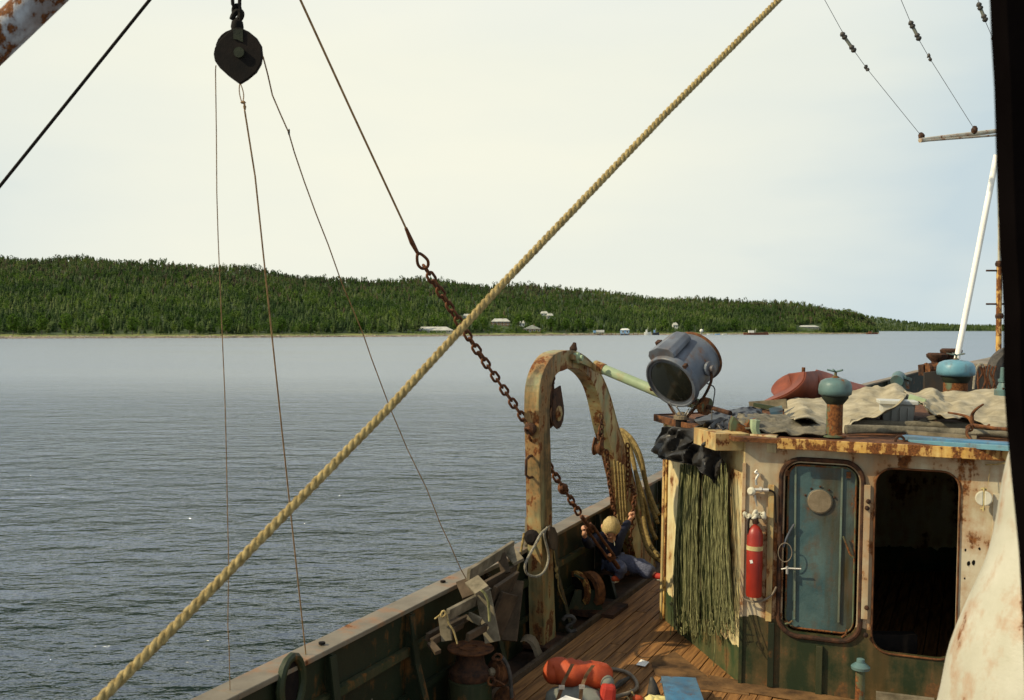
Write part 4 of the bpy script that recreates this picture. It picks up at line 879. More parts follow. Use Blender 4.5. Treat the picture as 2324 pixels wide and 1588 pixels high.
MB().prism([D(-3.2, 0)] * 0 + [G(1530, 1478, .032), G(1609, 1538, .032), G(1700, 1566, .032), G(1700, 1578, .032), G(1560, 1560, .032), G(1487, 1532, .032), G(1478, 1505, .032)], (0, 0, .005)).build('deck_plate', 'plate', deck)
MB().prism([G(1606, 1532, .038), G(1960, 1592, .038), G(1960, 1616, .038), G(1640, 1562, .038)], (0, 0, .005)).build('deck_plate', 'plate', deck)

# ---- steel blue door in its ring
dr = thing('door_dummy', N0, '', '') if False else None
def ringmesh(l, r, b, t, rad, grow, R_, off, name, m, par):
    pts = [wpt(x, z, off) for x, z in polyring(l, r, b, t, rad, 7, grow)]
    return MB().tube(pts, R_, 8, closed=True).build(name, m, par, smooth=True)
MB().prism([wpt(x, z, -.075) for x, z in polyring(d1l, d1r, d1b, d1t, .12, 6, -.018)], WN * .035).build('door', 'blue_door', hs, bevel=.004)
door = [o for o in bpy.data.objects if o.name == 'door'][0]
def dbuild(mb, name, m, **k):
    o = mb.build(name, m, door, **k); return o
ringmesh(d1l, d1r, d1b, d1t, .13, .030, .020, .012, 'door_frame', 'darkrust', hs)
dbuild(MB().tube([wpt(x, z, -.035) for x, z in polyring(d1l, d1r, d1b, d1t, .12, 7, -.026)], .008, 6, closed=True), 'seal', 'pipe', smooth=True)
for u0, v0, u1, v1 in ((1806, 1058, 1803, 1405), (1912, 1062, 1903, 1412)):
    a, b = wq(u0, v0, -.028), wq(u1, v1, -.028); dbuild(MB().beam(a, b, .016, .018, WT), 'stiffening_bar', 'dullgreen', bevel=.002)
pc = wq(1860.5, 1137.5, -.03)
dbuild(MB().lathe([(.098, -.012), (.098, .006), (.090, .012)], pc, WN, 28), 'porthole_cover', 'ply'); dbuild(MB().tube([pc + (WT * math.cos(a) + UP * math.sin(a)) * .100 for a in [i * math.pi / 14 for i in range(28)]], .007, 6, closed=True), 'porthole_ring', 'blue_door', smooth=True)
for i in range(5):
    a = math.radians(20 + 35 * i); dbuild(MB().ball(pc + (WT * math.cos(a) + UP * math.sin(a)) * .122, .010, 1, 1, 1, 6), 'bolt', 'darkrust')
for pts in (((955, 440), (930, 480), (900, 540), (885, 590)), ((1275, 520), (1290, 560), (1320, 640), (1345, 660)), ((945, 1070), (925, 1085), (895, 1092)), ((1265, 1180), (1290, 1160), (1300, 1130))):
    dbuild(MB().tube([wq(*Z5(*p), .0) for p in pts], .0085, 7), 'dog_handle', 'searchgrey' if pts[0][0] == 955 else 'pipe', smooth=True)
dbuild(MB().tube([wq(*Z5(*p), .03) for p in ((870, 735), (905, 728), (1000, 733))], .007, 6).tube([wq(*Z5(*p), .03) for p in ((908, 715), (908, 765))], .011, 7), 'latch', 'chrome', smooth=True)
for x, y in ((905, 105), (900, 1090), (1310, 120)): dbuild(MB().box(wq(*Z5(x, y), -.02), (.03, .02, .05)), 'hinge_lug', 'rust')
rg_ = [wq(*Z5(895 + 45 * math.cos(a), 625 + 62 * math.sin(a)), .04) for a in [i * math.pi / 9 for i in range(18)]]
MB().tube(rg_, .004, 5, closed=True).build('hose_loop', 'hose', smooth=True, label='small looped cord hanging at the left edge of the blue door', cat='cord')
# open doorway with thin lip; passage is dark inside
ringmesh(d2l, d2r, d2b, d2t, .13, .008, .008, .006, 'doorway_lip', 'rust', hs)
MB().box(wq(*Z6(350, 1300), -.3), (.5, .1, .3)).build('inner_step', 'black', hs)
for u_, v_, k_ in ((1971, 1137, 1), (1968, 1152, 1), (1967, 1378, 2), (1965, 1440, 1)):
    MB().lathe([(.018, 0), (.02, .02), (.008, .03)], wq(u_, v_, .03), WN, 10).build('wall_lug', 'darkrust', hs)
# flaked black marks on the white wall
for x, y, r_ in ((902, 708, .010), (838, 795, .016), (868, 790, .016), (820, 715, .009), (815, 880, .008)):
    MB().ball(wq(*Z6(x, y), .002), r_, 1, .25, 1.3, 7, .5).build('old_bracket', 'black', hs)

# ---- pressure reducer, extinguisher, round valve
va = thing('gas_valve', wq(*Z5(680, 225), .02), 'grey pressure valve with round dial on the wall above the extinguisher', 'valve')
MB().tube(spline([wq(*Z5(712, 88), .03), wq(*Z5(700, 105), .04), wq(*Z5(722, 115), .04), wq(*Z5(705, 150), .05), wq(*Z5(708, 185), .05)], 4), .010, 7).build('inlet_pipe', 'chrome', va, smooth=True)
MB().lathe([(.032, -.01), (.036, .0), (.036, .02), (.02, .035)], wq(*Z5(680, 225), .05), WN + CN * .5, 16).build('dial', 'offwhite', va)
MB().tube([wq(*Z5(700, 215), .05), wq(*Z5(790, 217), .05)], .016, 9).tube([wq(*Z5(728, 215), .05), wq(*Z5(745, 215), .05)], .024, 8).build('body', 'chrome', va, smooth=True)
MB().tube([wq(*Z5(695, 250), .05), wq(*Z5(712, 325), .045)], lambda t: .014 - .01 * t, 8).build('outlet', 'chrome', va, smooth=True)
MB().tube(spline([wq(*Z5(*p), .05) for p in ((790, 217), (815, 228), (828, 250), (832, 330), (835, 430))], 4), .008, 7).build('hose', 'black', va, smooth=True)
ex = thing('fire_extinguisher', wq(*Z5(690, 930), .07), 'red fire extinguisher with a yellowed band hanging on the wall left of the door', 'fire extinguisher')
et, ebm = wq(*Z5(690, 470), .085), wq(*Z5(690, 915), .085); H_ = et.z - ebm.z; q = V((ebm.x, ebm.y, ebm.z))
MB().lathe([(.02, 0), (.062, .006), (.066, .03), (.066, H_ - .05), (.055, H_ - .01), (.03, H_ + .025), (.018, H_ + .03), (.018, H_ + .05)], q, n=28).build('cylinder', 'red', ex, smooth=True)
zb = wq(*Z5(690, 592), .085).z - q.z; MB().lathe([(.0685, zb - .018), (.0685, zb + .018)], q, n=28).build('band', 'yellowed', ex, smooth=True)
pl_ = wq(*Z5(675, 686), .085 + .067); MB().box(pl_ + V((0, 0, 0)), (.022, .004, .026), Matrix.Rotation(-.3, 3, 'Y') @ Matrix.Rotation(-.3, 3, 'Z')).build('label_sticker', 'paper', ex)
MB().tube(spline([q + UP * (H_ + .05), q + UP * (H_ + .09) + WT * -.02, q + UP * (H_ + .07) + WT * -.05 + WN * .02, q + UP * (H_ - .05) + WT * -.05 + WN * .03], 4), .009, 7).build('nozzle', 'black', ex, smooth=True)
MB().tube([q + UP * (H_ + .05) + WT * .03, q + UP * (H_ + .10) - WT * .05], .012, 7).lathe([(.025, 0), (.028, .03), (.015, .05)], q + UP * (H_ + .045), n=10).build('valve_head', 'darkrust', ex)
MB().tube(spline([wq(*Z5(*p), .06) for p in ((620, 915), (640, 935), (700, 948), (760, 935), (810, 900), (838, 850))], 4), .009, 7).build('lower_hose', 'hose', ex, smooth=True)
rgm = MB(); rq = random.Random(4)
for i in range(7):
    c = wq(*Z5(648 + i * 19, 392 - 10 * math.sin(i * .55) + rq.uniform(-8, 8)), .07 + .03 * math.sin(i)); rgm.tube(spline([c + V((rq.uniform(-.03, .03), rq.uniform(-.02, .02), rq.uniform(-.02, .03))) for _ in range(5)], 4), lambda t: .006 + .012 * math.sin(3 * t + .1), 7)
rgm.build('white_rag', 'offwhite', smooth='all', label='crumpled white rag tied over the top of the red extinguisher', cat='rag')
bl = thing('deck_lamp', wq(*Z6(925, 412), .05), 'round white split lamp on the wall right of the open doorway', 'lamp'); bc_ = wq(*Z6(925, 412), .07)
for s_ in (-1, 1):
    pts = [bc_ + WT * (.004 * s_ + s_ * .058 * math.cos(a)) + UP * .058 * math.sin(a) for a in [math.radians(x) for x in range(-90, 91, 15)]]
    MB().prism(pts, WN * .03).build('shade_half', 'offwhite', bl, bevel=.008)
MB().tube([bc_ + UP * .085 + WN * .02, bc_ - UP * .10 + WN * .02], .007, 7).tube([bc_ - UP * .085 - WT * .02, bc_ - UP * .085 + WT * .012], .009, 7).tube([bc_ + UP * .07 - WT * .02, bc_ + UP * .07 + WT * .02], .010, 7).tube([bc_, bc_ - WN * .07], .02, 8).build('clamp', 'yellowed', bl, smooth=True)
MB().tube([wq(*Z6(938, 218), .04), wq(*Z6(1010, 215), .1), wq(*Z6(1110, 195), .15)], .006, 6).tube([wq(*Z6(965, 220), .04), wq(*Z6(950, 340), .06)], .0022, 4).build('lamp_wire', 'rope', smooth=True, label='pale bent wire above the round white lamp', cat='wire')

# ---- nets hung on the side wall
def net(x0, x1, b0, b1, lab, n, seed):
    r = random.Random(seed); root = thing('fishing_net', cq(*Z5((b0 + b1) / 2, 1150), .1), lab, 'fishing net')
    for m, k in (('net', n), ('netgreen', int(n * .9))):
        mb = MB()
        for i in range(k):
            a = min(1, max(0, r.choice((.06, .25, .42, .6, .78, .95)) + r.gauss(0, .035))) if m == 'net' else r.random(); o1 = r.uniform(.02, .12) if m == 'net' else r.uniform(.015, .09); u_, v_ = Z5(x0 + (x1 - x0) * a, r.uniform(40, 110)); p = cq(u_, v_, o1)
            a2 = a + r.gauss(0, .05); vb = r.uniform(960, 1165); u2, v2 = Z5(b0 + (b1 - b0) * a2, vb); q = cq(u2, v2, o1 + r.uniform(0, .05)); pts = []
            for j in range(9):
                t = j / 8; c = p.lerp(q, t); c += CT * (noise.noise(V((i * .9, t * 5, seed))) * .022) + CN * (noise.noise(V((i * .7, t * 4, seed + 5))) * .025 + .02 * math.sin(t * 3)); pts.append(c)
            if r.random() < .5: pts += [pts[-1] + CT * r.uniform(-.03, .03) + UP * -.02, pts[-1] + CT * r.uniform(-.05, .05) + UP * .05]
            rr = r.uniform(.0022, .0048)
            mb.tube(pts, rr, 4, caps=False)
            if m == 'net' and r.random() < .35: mb.ball(pts[r.randint(3, 7)], rr * 2.6, 1, 1, 1.4, 5)
        mb.build('twine', m, root, kind='stuff')
    mb = MB(); 
    for j in range(14):
        t = j / 13
        for i in range(7):
            a = i / 6; u_, v_ = Z5((x0 + (x1 - x0) * a) * (1 - t) + (b0 + (b1 - b0) * a) * t, 50 + 1010 * t); mb.v.append(cq(u_, v_, .012 + .05 * math.sin(a * 3.14) ** .6))
    for j in range(13):
        for i in range(6): mb.f.append((j * 7 + i, j * 7 + i + 1, (j + 1) * 7 + i + 1, (j + 1) * 7 + i))
    mb.build('net_body', 'netgreen', root, smooth='all', solid=.01)
    mb = MB()
    for i in range(26):
        x = r.uniform(b0, b1); y = r.uniform(1000, 1150); c = cq(*Z5(x, y), r.uniform(.06, .14)); w_ = r.uniform(.01, .03); h_ = r.uniform(.02, .06)
        mb.tube([c + CT * w_ * math.cos(k) + UP * h_ * math.sin(k) for k in [q_ * .9 for q_ in range(7)]], .0035, 4, closed=True)
    mb.build('hanging_loops', 'net', root, kind='stuff')
net(215, 340, 168, 330, 'left bundle of long olive netting hung down the cream side wall', 75, 1)
net(372, 515, 345, 560, 'right bundle of dark green netting hung on the wall under the black tarpaulin', 80, 2)
for (x, y, y2, lab) in ((150, 960, 1198, 'single thin cord hanging below the left net bundle'), (435, 1085, 1370, 'single pale cord hanging below the right net bundle to the deck')):
    MB().tube([cq(*Z5(x, y), .1), cq(*Z5(x + 4, (y + y2) / 2), .11), cq(*Z5(x - 6, y2), .12)], .0048, 6).ball(cq(*Z5(x, y), .1), .017, 1, 1, 1.3, 7).build('cord', 'net', smooth=True, label=lab, cat='cord')

# ---- the searchlight on the corner
sc_ = P(*Z1(330, 400), 9.55); sa = V((-.62, -.60, -.52)).normalized()
sl_ = thing('searchlight', P(*Z1(300, 850), 9.55), 'big grey blue drum searchlight with rust at its rim, tilted down on the house corner', 'searchlight')
Rr = .262; Lh = .23
MB().lathe([(Rr * .5, -Lh - .10), (Rr * .88, -Lh - .04), (Rr * .99, -Lh), (Rr, -Lh + .02), (Rr * .95, -Lh + .03), (Rr * .96, Lh - .06), (Rr * 1.0, Lh - .05), (Rr * 1.03, Lh - .02), (Rr * 1.03, Lh)], sc_, sa, 44).build('drum', 'searchgrey', sl_, smooth=True)
MB().lathe([(Rr * 1.05, Lh - .035), (Rr * 1.07, Lh - .03), (Rr * 1.07, Lh + .015), (Rr * 1.03, Lh + .03), (Rr * .985, Lh + .03), (Rr * .97, Lh + .012)], sc_, sa, 44).build('front_ring', 'searchgrey', sl_, smooth=True)
MB().lathe([(Rr * .97, Lh + .004), (Rr * .8, Lh + .018), (Rr * .4, Lh + .03), (.002, Lh + .034)], sc_, sa, 40).build('glass', 'lens', sl_, smooth='all')
MB().lathe([(Rr * 1.0, -Lh + .02), (Rr * 1.025, -Lh + .01), (Rr * 1.025, -Lh - .012), (Rr * .98, -Lh - .02)], sc_, sa, 44).build('rear_rim', 'rust', sl_, smooth=True)
su = (UP - sa * sa.z).normalized(); ss = sa.cross(su); ss = ss if ss.x > 0 else -ss
# smoke hood on top: a raised curved box
hd = MB(); prof = [(-.15, .00), (-.155, .045), (-.12, .095), (0, .125), (.12, .095), (.155, .045), (.15, .0)]; hvs = []
so_ = su * .95 - ss * .12; so_.normalize(); sw_ = sa.cross(so_)
for a, k in ((-.12, .85), (.22, 1.0)):
    hvs += [sc_ + sa * a + so_ * (Rr * .93 + h * k) + sw_ * (x * k) for x, h in prof]
hd.add(hvs, [tuple(range(7))[::-1], tuple(range(7, 14))] + [(i, (i + 1) % 7, 7 + (i + 1) % 7, 7 + i) for i in range(7)]); hd.build('smoke_hood', 'searchgrey', sl_, bevel=.008)
MB().box(sc_ + so_ * (Rr + .055) + sw_ * .135 + sa * .03, (.05, .05, .05), sa.to_track_quat('Y', 'Z').to_matrix() @ Matrix.Scale(1, 3)).build('hood_latch', 'darkrust', sl_)
pv_ = sc_ + ss * (Rr * 1.02) - sa * .02
MB().lathe([(.07, -.01), (.07, .015), (.035, .02), (.035, .055), (.01, .06)], pv_, ss, 18).build('pivot', 'searchgrey', sl_)
base = P(*Z1(300, 835), 9.55)
for s_ in (-1, 1):
    e = sc_ + ss * s_ * (Rr * 1.08) - sa * .02; MB().tube(spline([e, e - UP * .12 + ss * s_ * .01, (e + base) / 2 + ss * s_ * .07 - UP * .06, base + ss * s_ * .06], 5), .014, 8).build('yoke_arm', 'darkrust', sl_, smooth=True)
for x0, y0, x1, y1 in ((190, 700, 265, 825), (255, 740, 310, 825), (440, 695, 345, 825), (370, 760, 320, 825)):
    MB().tube([P(*Z1(x0, y0), 9.45), P(*Z1(x1, y1), 9.5)], .006, 6).build('stay_rod', 'chrome', sl_, smooth=True)
MB().lathe([(.05, -.03), (.075, -.02), (.075, .01), (.05, .03), (.03, .05)], base, n=18).build('turntable', 'ply', sl_)
MB().tube([base - UP * .01, base - UP * .16], .055, 14).build('pedestal', 'black', sl_)
MB().tube(spline([sc_ - sa * .2 - UP * .22, P(*Z1(588, 560), 9.5), P(*Z1(590, 680), 9.4), P(*Z1(575, 780), 9.3), P(*Z1(572, 900), 9.2)], 4), .006, 6).build('power_cable', 'rubber', sl_, smooth=True)
for a in (50, 140, 250): MB().box(sc_ + sa * Lh + (su * math.cos(math.radians(a)) + ss * math.sin(math.radians(a))) * Rr * 1.09, (.03, .03, .05), sa.to_track_quat('Z', 'Y').to_matrix()).build('ring_clip', 'darkrust', sl_)

# ---- black tarpaulin thrown over the corner
def cy(x, y, f=0.0):
    x = x if x < 1200 else 1200 + (x - 1200) * .62
    u, v = ZC(x, y); Yc = 10.05 - (x - 120) / 1360 * 1.75 - f + max(0, x - 1050) / 300 * .35; return P(u, v, Yc)
rows = [[(310, 250, .1), (500, 258, .05), (720, 285, .1), (900, 255, .0), (1060, 180, .0), (1200, 130, -.1), (1400, 90, -.2), (1500, 130, -.2)],
        [(175, 455, .0), (400, 400, .12), (600, 420, .0), (840, 500, .12), (980, 330, .0), (1130, 300, .12), (1260, 250, .0), (1490, 250, .0)],
        [(118, 600, .0), (330, 560, .22), (540, 650, .04), (720, 575, .20), (900, 500, .02), (1100, 450, .2), (1300, 390, .15), (1490, 330, .12)],
        [(120, 725, .0), (270, 790, .18), (470, 760, .28), (680, 690, .2), (850, 690, .02), (1050, 600, .20), (1200, 600, .12), (1400, 640, .2)],
        [(270, 828, .12), (420, 848, .28), (560, 880, .24), (690, 890, .2), (850, 930, .04), (980, 900, .24), (1180, 900, .10), (1450, 850, .22)],
        [(275, 834, .1), (430, 856, .26), (570, 888, .22), (700, 905, .16), (860, 958, .06), (1050, 1095, .2), (1270, 1280, .12), (1440, 1060, .2)]]
quilt([[cy(*p) for p in r] for r in rows], 8, 8, .035, 4.0, (-.5, -.8, .1), 3, ridge=.6, fold=2.6).build('black_tarpaulin', 'tarp', smooth=True, solid=.004, label='crumpled black tarpaulin hanging over the deckhouse corner under the searchlight', cat='tarpaulin')
quilt([[P(*Z1(*p[:2]), p[2]) for p in r] for r in (((420, 850, 9.9), (620, 800, 9.9), (800, 765, 9.9), (900, 750, 9.8), (1010, 775, 9.8)), ((430, 890, 9.4), (640, 860, 9.3), (780, 820, 9.35), (900, 800, 9.4), (1035, 835, 9.5)), ((520, 930, 9.0), (640, 900, 8.9), (780, 880, 9.0), (900, 860, 9.0), (1050, 890, 9.1)), ((640, 990, 8.75), (700, 960, 8.7), (800, 930, 8.75), (900, 900, 8.8), (1000, 910, 8.9)))], 7, 7, .03, 6, seed=9, ridge=.6, fold=2.0).build('tarpaulin_fold', 'tarp', smooth='all', solid=.006, label='dark bundled cloth lying on the roof just behind the corner chock', cat='tarpaulin')

# ---- chock on the corner
ck = thing('mooring_chock', P(*Z1(830, 1000), 8.6), 'pale green open mooring chock on the roof corner above the cream eave', 'chock')
MB().band([P(*Z1(*p), 8.6) for p in ((745, 1005), (745, 900), (770, 830), (800, 850), (830, 900), (880, 920), (915, 860), (940, 870), (985, 850))], [P(*Z1(*p), 8.6) for p in ((750, 1010), (770, 1000), (800, 985), (820, 975), (850, 975), (880, 975), (920, 1005), (925, 1010), (926, 1012))], (0, .10, 0)).build('horn_plate', 'pipe', ck, bevel=.006)
MB().tube(spline([P(*Z1(*p), 8.45) for p in ((965, 860), (960, 930), (980, 990), (1020, 1030), (1080, 1025))], 4), lambda t: .045 * (1 - .6 * t), 8).build('horn', 'palegreen', ck, smooth=True)
MB().box(P(*Z1(850, 1008), 8.62), (.26, .2, .02), Matrix.Rotation(-.35, 3, 'Z')).build('base_plate', 'rust', ck)

# ---- mushroom ventilators
def vent(u, vb, vt, Y, rp, rc, lab, capm, pipem, wheel=True, capf=.33, hk=1.1):
    a = P(u, vb, Y); b = P(u, vt, Y); h = b.z - a.z; root = thing('mushroom_vent', a, lab, 'ventilator'); hc_ = rc * hk; z0 = h - hc_
    MB().lathe([(rp * 1.5, 0), (rp * 1.5, .015), (rp, .02), (rp, z0 - .01)], a, n=22).build('pipe', pipem, root, smooth=True)
    MB().lathe([(rp * 1.02, z0 - .07), (rc * .78, z0 - .02), (rc * .80, z0 + .02), (rp, z0 + .04)], a, n=22).build('collar', 'blackgreen', root, smooth=True)
    MB().lathe([(rc * .8, z0 - .0), (rc * .97, z0 + hc_ * .10), (rc, z0 + hc_ * .32), (rc * .97, z0 + hc_ * .6), (rc * .86, z0 + hc_ * .82), (rc * .6, z0 + hc_ * .95), (rc * .25, z0 + hc_), (.02, z0 + hc_ * 1.01)], a, n=28).build('cap', capm, root, smooth='all')
    if wheel:
        t = a + UP * (h + .0); MB().tube([t, t + UP * .055], .012, 8).lathe([(.03, 0), (.028, .012), (.012, .02)], t, n=10).build('spindle', 'pipe', root)
        mbw = MB()
        for k in range(5):
            an = k * 1.257 + .3; mbw.tube([t + UP * .05, t + UP * .058 + V((math.cos(an), math.sin(an), .12)) * rc * .5], .008, 6)
        mbw.build('handwheel', 'turq', root, smooth=True)
vent(1893, 991, 857, 8.32, .066, .137, 'small turquoise mushroom vent on a rusty green pipe at the near roof edge', 'turq', 'pipe')
vent(2167, 930, 816, 11.2, .13, .205, 'larger light blue mushroom vent farther forward beyond the canvas', 'bluecap', 'pipe', hk=.92)
tp = P(2283, 885, 9.2); t2 = thing('pipe_vent', tp, 'turquoise pipe end with bolted flange at the right edge behind the canvas', 'pipe')
MB().lathe([(.10, -.05), (.10, 0), (.075, .03), (.06, .07), (.07, .075), (.07, .10), (.055, .105), (.05, .20), (.05, .21)], tp, n=18).build('pipe', 'turq', t2, smooth=True)
for k in range(6): MB().tube([tp + V((.085 * math.cos(k), .085 * math.sin(k), 0)), tp + V((.085 * math.cos(k), .085 * math.sin(k), .025))], .010, 6).build('bolt', 'darkrust', t2)

# ---- spare propeller in red oxide
pc = P(1822, 880, 11.8); pr_ = thing('spare_propeller', pc, 'spare ship propeller painted red oxide lying on the roof behind the near vent', 'propeller')
hub0 = P(1822, 905, 11.8)
MB().lathe([(.10, -.1), (.10, 0), (.09, .14), (.08, .235), (.05, .26), (.045, .27)], hub0 + V((0, .35, 0)), n=22).build('hub', 'oxide', pr_, smooth=True)
MB().lathe([(.035, .26), (.035, .30), (.022, .30), (.022, .375)], hub0, n=8).build('shaft_nut', 'rust', pr_)
def zq(x, y, Y): return P(*Z1(x, y), Y)
quilt([[zq(1265, 445, 11.9), zq(1210, 470, 12.05), zq(1150, 515, 12.1), zq(1112, 565, 12.1), zq(1106, 600, 12.05)], [zq(1275, 500, 11.8), zq(1230, 530, 11.9), zq(1180, 565, 11.95), zq(1140, 600, 11.95), zq(1115, 620, 11.95)], [zq(1290, 570, 11.7), zq(1250, 590, 11.75), zq(1210, 610, 11.75), zq(1175, 628, 11.75), zq(1145, 641, 11.8)]], 5, 5).build('blade', 'oxide', pr_, smooth=True, solid=.03)
quilt([[zq(1268, 442, 11.85), zq(1340, 437, 11.6), zq(1412, 431, 11.4)], [zq(1285, 520, 11.85), zq(1345, 512, 11.5), zq(1398, 505, 11.25)], [zq(1270, 575, 11.8), zq(1300, 578, 11.4), zq(1330, 578, 11.15)], [zq(1150, 640, 11.7), zq(1185, 645, 11.3), zq(1220, 645, 11.1)], [zq(1000, 720, 11.4), zq(1002, 721, 11.2), zq(1004, 722, 11.1)]], 4, 5).build('blade', 'oxide', pr_, smooth=True, solid=.012)
quilt([[zq(1412, 431, 11.4), zq(1470, 426, 11.6), zq(1530, 421, 11.85)], [zq(1398, 505, 11.25), zq(1480, 500, 11.5), zq(1560, 500, 11.85)], [zq(1330, 578, 11.15), zq(1450, 580, 11.4), zq(1580, 590, 11.85)], [zq(1220, 645, 11.1), zq(1400, 650, 11.4), zq(1600, 650, 11.85)], [zq(1004, 722, 11.1), zq(1300, 700, 11.4), zq(1600, 690, 11.85)]], 4, 5).build('blade', 'oxide', pr_, smooth=True, solid=.012)
quilt([[zq(1500, 425, 11.9), zq(1600, 452, 12.0), zq(1700, 490, 12.1), zq(1800, 530, 12.2), zq(1960, 575, 12.3)], [zq(1520, 500, 11.7), zq(1610, 520, 11.75), zq(1700, 550, 11.8), zq(1800, 590, 11.9), zq(1965, 610, 12.1)], [zq(1540, 640, 11.6), zq(1620, 640, 11.6), zq(1700, 640, 11.7), zq(1800, 650, 11.8), zq(1970, 650, 11.9)]], 5, 5).build('blade', 'oxide', pr_, smooth=True, solid=.03)

# ---- canvas covers and clutter on the roof
def c7(x, y, Y): return P(*Z7(x, y), Y)
Yr = lambda j, a=11.2, b=8.75: a + (b - a) * j
L1 = [[(480, 600), (560, 575), (700, 575), (800, 560), (960, 520), (1100, 490), (1240, 480), (1330, 455), (1420, 535)], [(480, 650), (590, 610), (720, 620), (830, 620), (1000, 590), (1120, 570), (1250, 555), (1340, 530), (1422, 548)],
      [(490, 700), (620, 660), (740, 690), (850, 700), (1000, 670), (1120, 650), (1240, 630), (1335, 590), (1415, 560)], [(520, 730), (650, 710), (770, 760), (880, 790), (1000, 730), (1110, 710), (1220, 690), (1320, 640), (1405, 575)], [(560, 745), (670, 735), (790, 800), (930, 865), (1010, 765), (1110, 735), (1210, 705), (1310, 655), (1400, 580)]]
quilt([[c7(x, y, Yr(j / 4) + (.10 * math.sin(i * 2.3 + j))) for i, (x, y) in enumerate(r)] for j, r in enumerate(L1)], 8, 8, .024, 6, (0, -.5, .6), 2, ridge=.7, fold=1.3).build('canvas_cover', 'canvas', smooth='all', solid=.006, label='beige canvas sheet draped over gear behind the small turquoise vent', cat='canvas')
L2 = [[(1400, 525), (1500, 535), (1600, 492), (1680, 525), (1800, 520), (1950, 518), (2100, 507), (2330, 498)], [(1430, 560), (1540, 565), (1640, 555), (1700, 590), (1830, 590), (1950, 580), (2100, 550), (2330, 545)],
      [(1480, 580), (1560, 600), (1640, 610), (1750, 635), (1850, 630), (2000, 640), (2120, 630), (2330, 600)], [(1550, 620), (1600, 680), (1680, 690), (1780, 700), (1880, 690), (2000, 700), (2120, 690), (2330, 670)], [(1560, 640), (1610, 700), (1690, 710), (1790, 735), (1890, 720), (2010, 790), (2120, 800), (2330, 790)]]
quilt([[c7(x, y, Yr(j / 4, 10.8, 8.6) + .10 * math.sin(i * 2.1 + j * 1.3)) for i, (x, y) in enumerate(r)] for j, r in enumerate(L2)], 8, 8, .024, 6, (0, -.5, .6), 8, ridge=.7, fold=1.3).build('canvas_cover', 'canvas', smooth='all', solid=.006, label='beige canvas sheet with folds lying right of the grey tub to the frame edge', cat='canvas')
quilt([[c7(x, y, Y) for x, y, Y in r] for r in (((120, 720, 9.3), (250, 700, 9.5), (400, 715, 9.5), (600, 745, 9.4), (790, 790, 9.1)), ((120, 770, 8.9), (250, 755, 9.0), (400, 765, 9.0), (600, 790, 8.9), (800, 820, 8.7)), ((180, 820, 8.6), (300, 835, 8.5), (450, 862, 8.4), (600, 868, 8.35), (800, 868, 8.3)))], 7, 6, .05, 8, (0, -.6, .6), 5, ridge=1.2).build('rolled_canvas', 'oldcanvas', smooth='all', solid=.01, label='folded grey canvas roll on the roof edge left of the small vent', cat='canvas')
for k, (pts, r_, lab) in enumerate(((((1000, 775, 8.9), (1300, 780, 8.9), (1600, 782, 8.8), (1950, 790, 8.75), (2300, 812, 8.6)), .045, 'upper grey canvas roll running along the roof under the beige sheets'), (((950, 822, 8.6), (1250, 815, 8.6), (1500, 815, 8.6), (1800, 830, 8.55), (2300, 850, 8.4)), .035, 'lower thin grey canvas roll close behind the blue boards'))):
    mb = MB().tube(spline([c7(*p) for p in pts], 12), r_, 14)
    mb.v = [v + V((0, noise.noise(v * 6) * .02, noise.noise(V((v.x * 2, v.y * 9, v.z * 26))) * .022)) for v in mb.v]; mb.build('canvas_roll', 'oldcanvas', smooth='all', label=lab, cat='canvas')
quilt([[c7(x, y, Y) for x, y, Y in r] for r in (((1480, 775, 9.1), (1600, 720, 9.3), (1740, 688, 9.4), (1830, 705, 9.3), (1920, 765, 9.1)), ((1480, 785, 8.9), (1600, 750, 9.0), (1740, 730, 9.05), (1830, 745, 9.0), (1920, 775, 8.9)))], 6, 6, .02, 7).build('canvas_hump', 'oldcanvas', smooth='all', solid=.02, label='low grey canvas hump left of the rusty grapnel', cat='canvas')
tb_ = thing('plastic_tub', c7(1360, 768, 9.25), 'pale grey plastic tub with a rim showing below the edge of the beige canvas', 'tub'); tc_ = c7(1345, 690, 9.45)
MB().box(tc_ - UP * .02, (.30, .26, .26), Matrix.Rotation(-.25, 3, 'Z') @ Matrix.Rotation(math.pi, 3, 'X'), .86).build('body', 'plastic', tb_, bevel=.012); MB().box(tc_ + UP * .115, (.345, .30, .035), Matrix.Rotation(-.25, 3, 'Z')).build('rim', 'plastic', tb_, bevel=.006)
for x in (-.07, .0, .07): MB().box(tc_ + V((x * .97 - .02, -.142 - x * .25 + .0, -.03)), (.012, .014, .2), Matrix.Rotation(-.25, 3, 'Z')).build('rib', 'plastic', tb_)
for k, (y0, y1, x0, wd, m, lab) in enumerate(((868, 925, 1390, .10, 'brightblue', 'bright blue board lying along the roof edge, the upper one'), (905, 950, 1440, .05, 'bluecap', 'narrow blue board nearest the roof edge, below the bright blue one'))):
    MB().beam(c7(x0, y0, 8.15 + .1 * (1 - k)), c7(2330, y1 + 12, 7.35 + .1 * (1 - k)), .12 if k == 0 else .03, .04 if k else .035, WN).build('blue_board', m, bevel=.003, label=lab, cat='board')
MB().beam(c7(1420, 830, 8.4), c7(1960, 872, 8.1), .03, .03, UP).build('pale_batten', 'grey_wood', label='pale wooden batten lying just above the blue boards', cat='batten')
MB().beam(c7(215, 632, 10.4), c7(500, 612, 10.2), .10, .03, UP).build('pale_board', 'grey_wood', label='pale board poking out left of the beige canvas', cat='board')
MB().beam(c7(250, 618, 10.3), c7(420, 650, 10.1), .04, .03, UP).build('green_batten', 'stringer', label='dark green batten crossing the pale board beside the canvas', cat='batten')
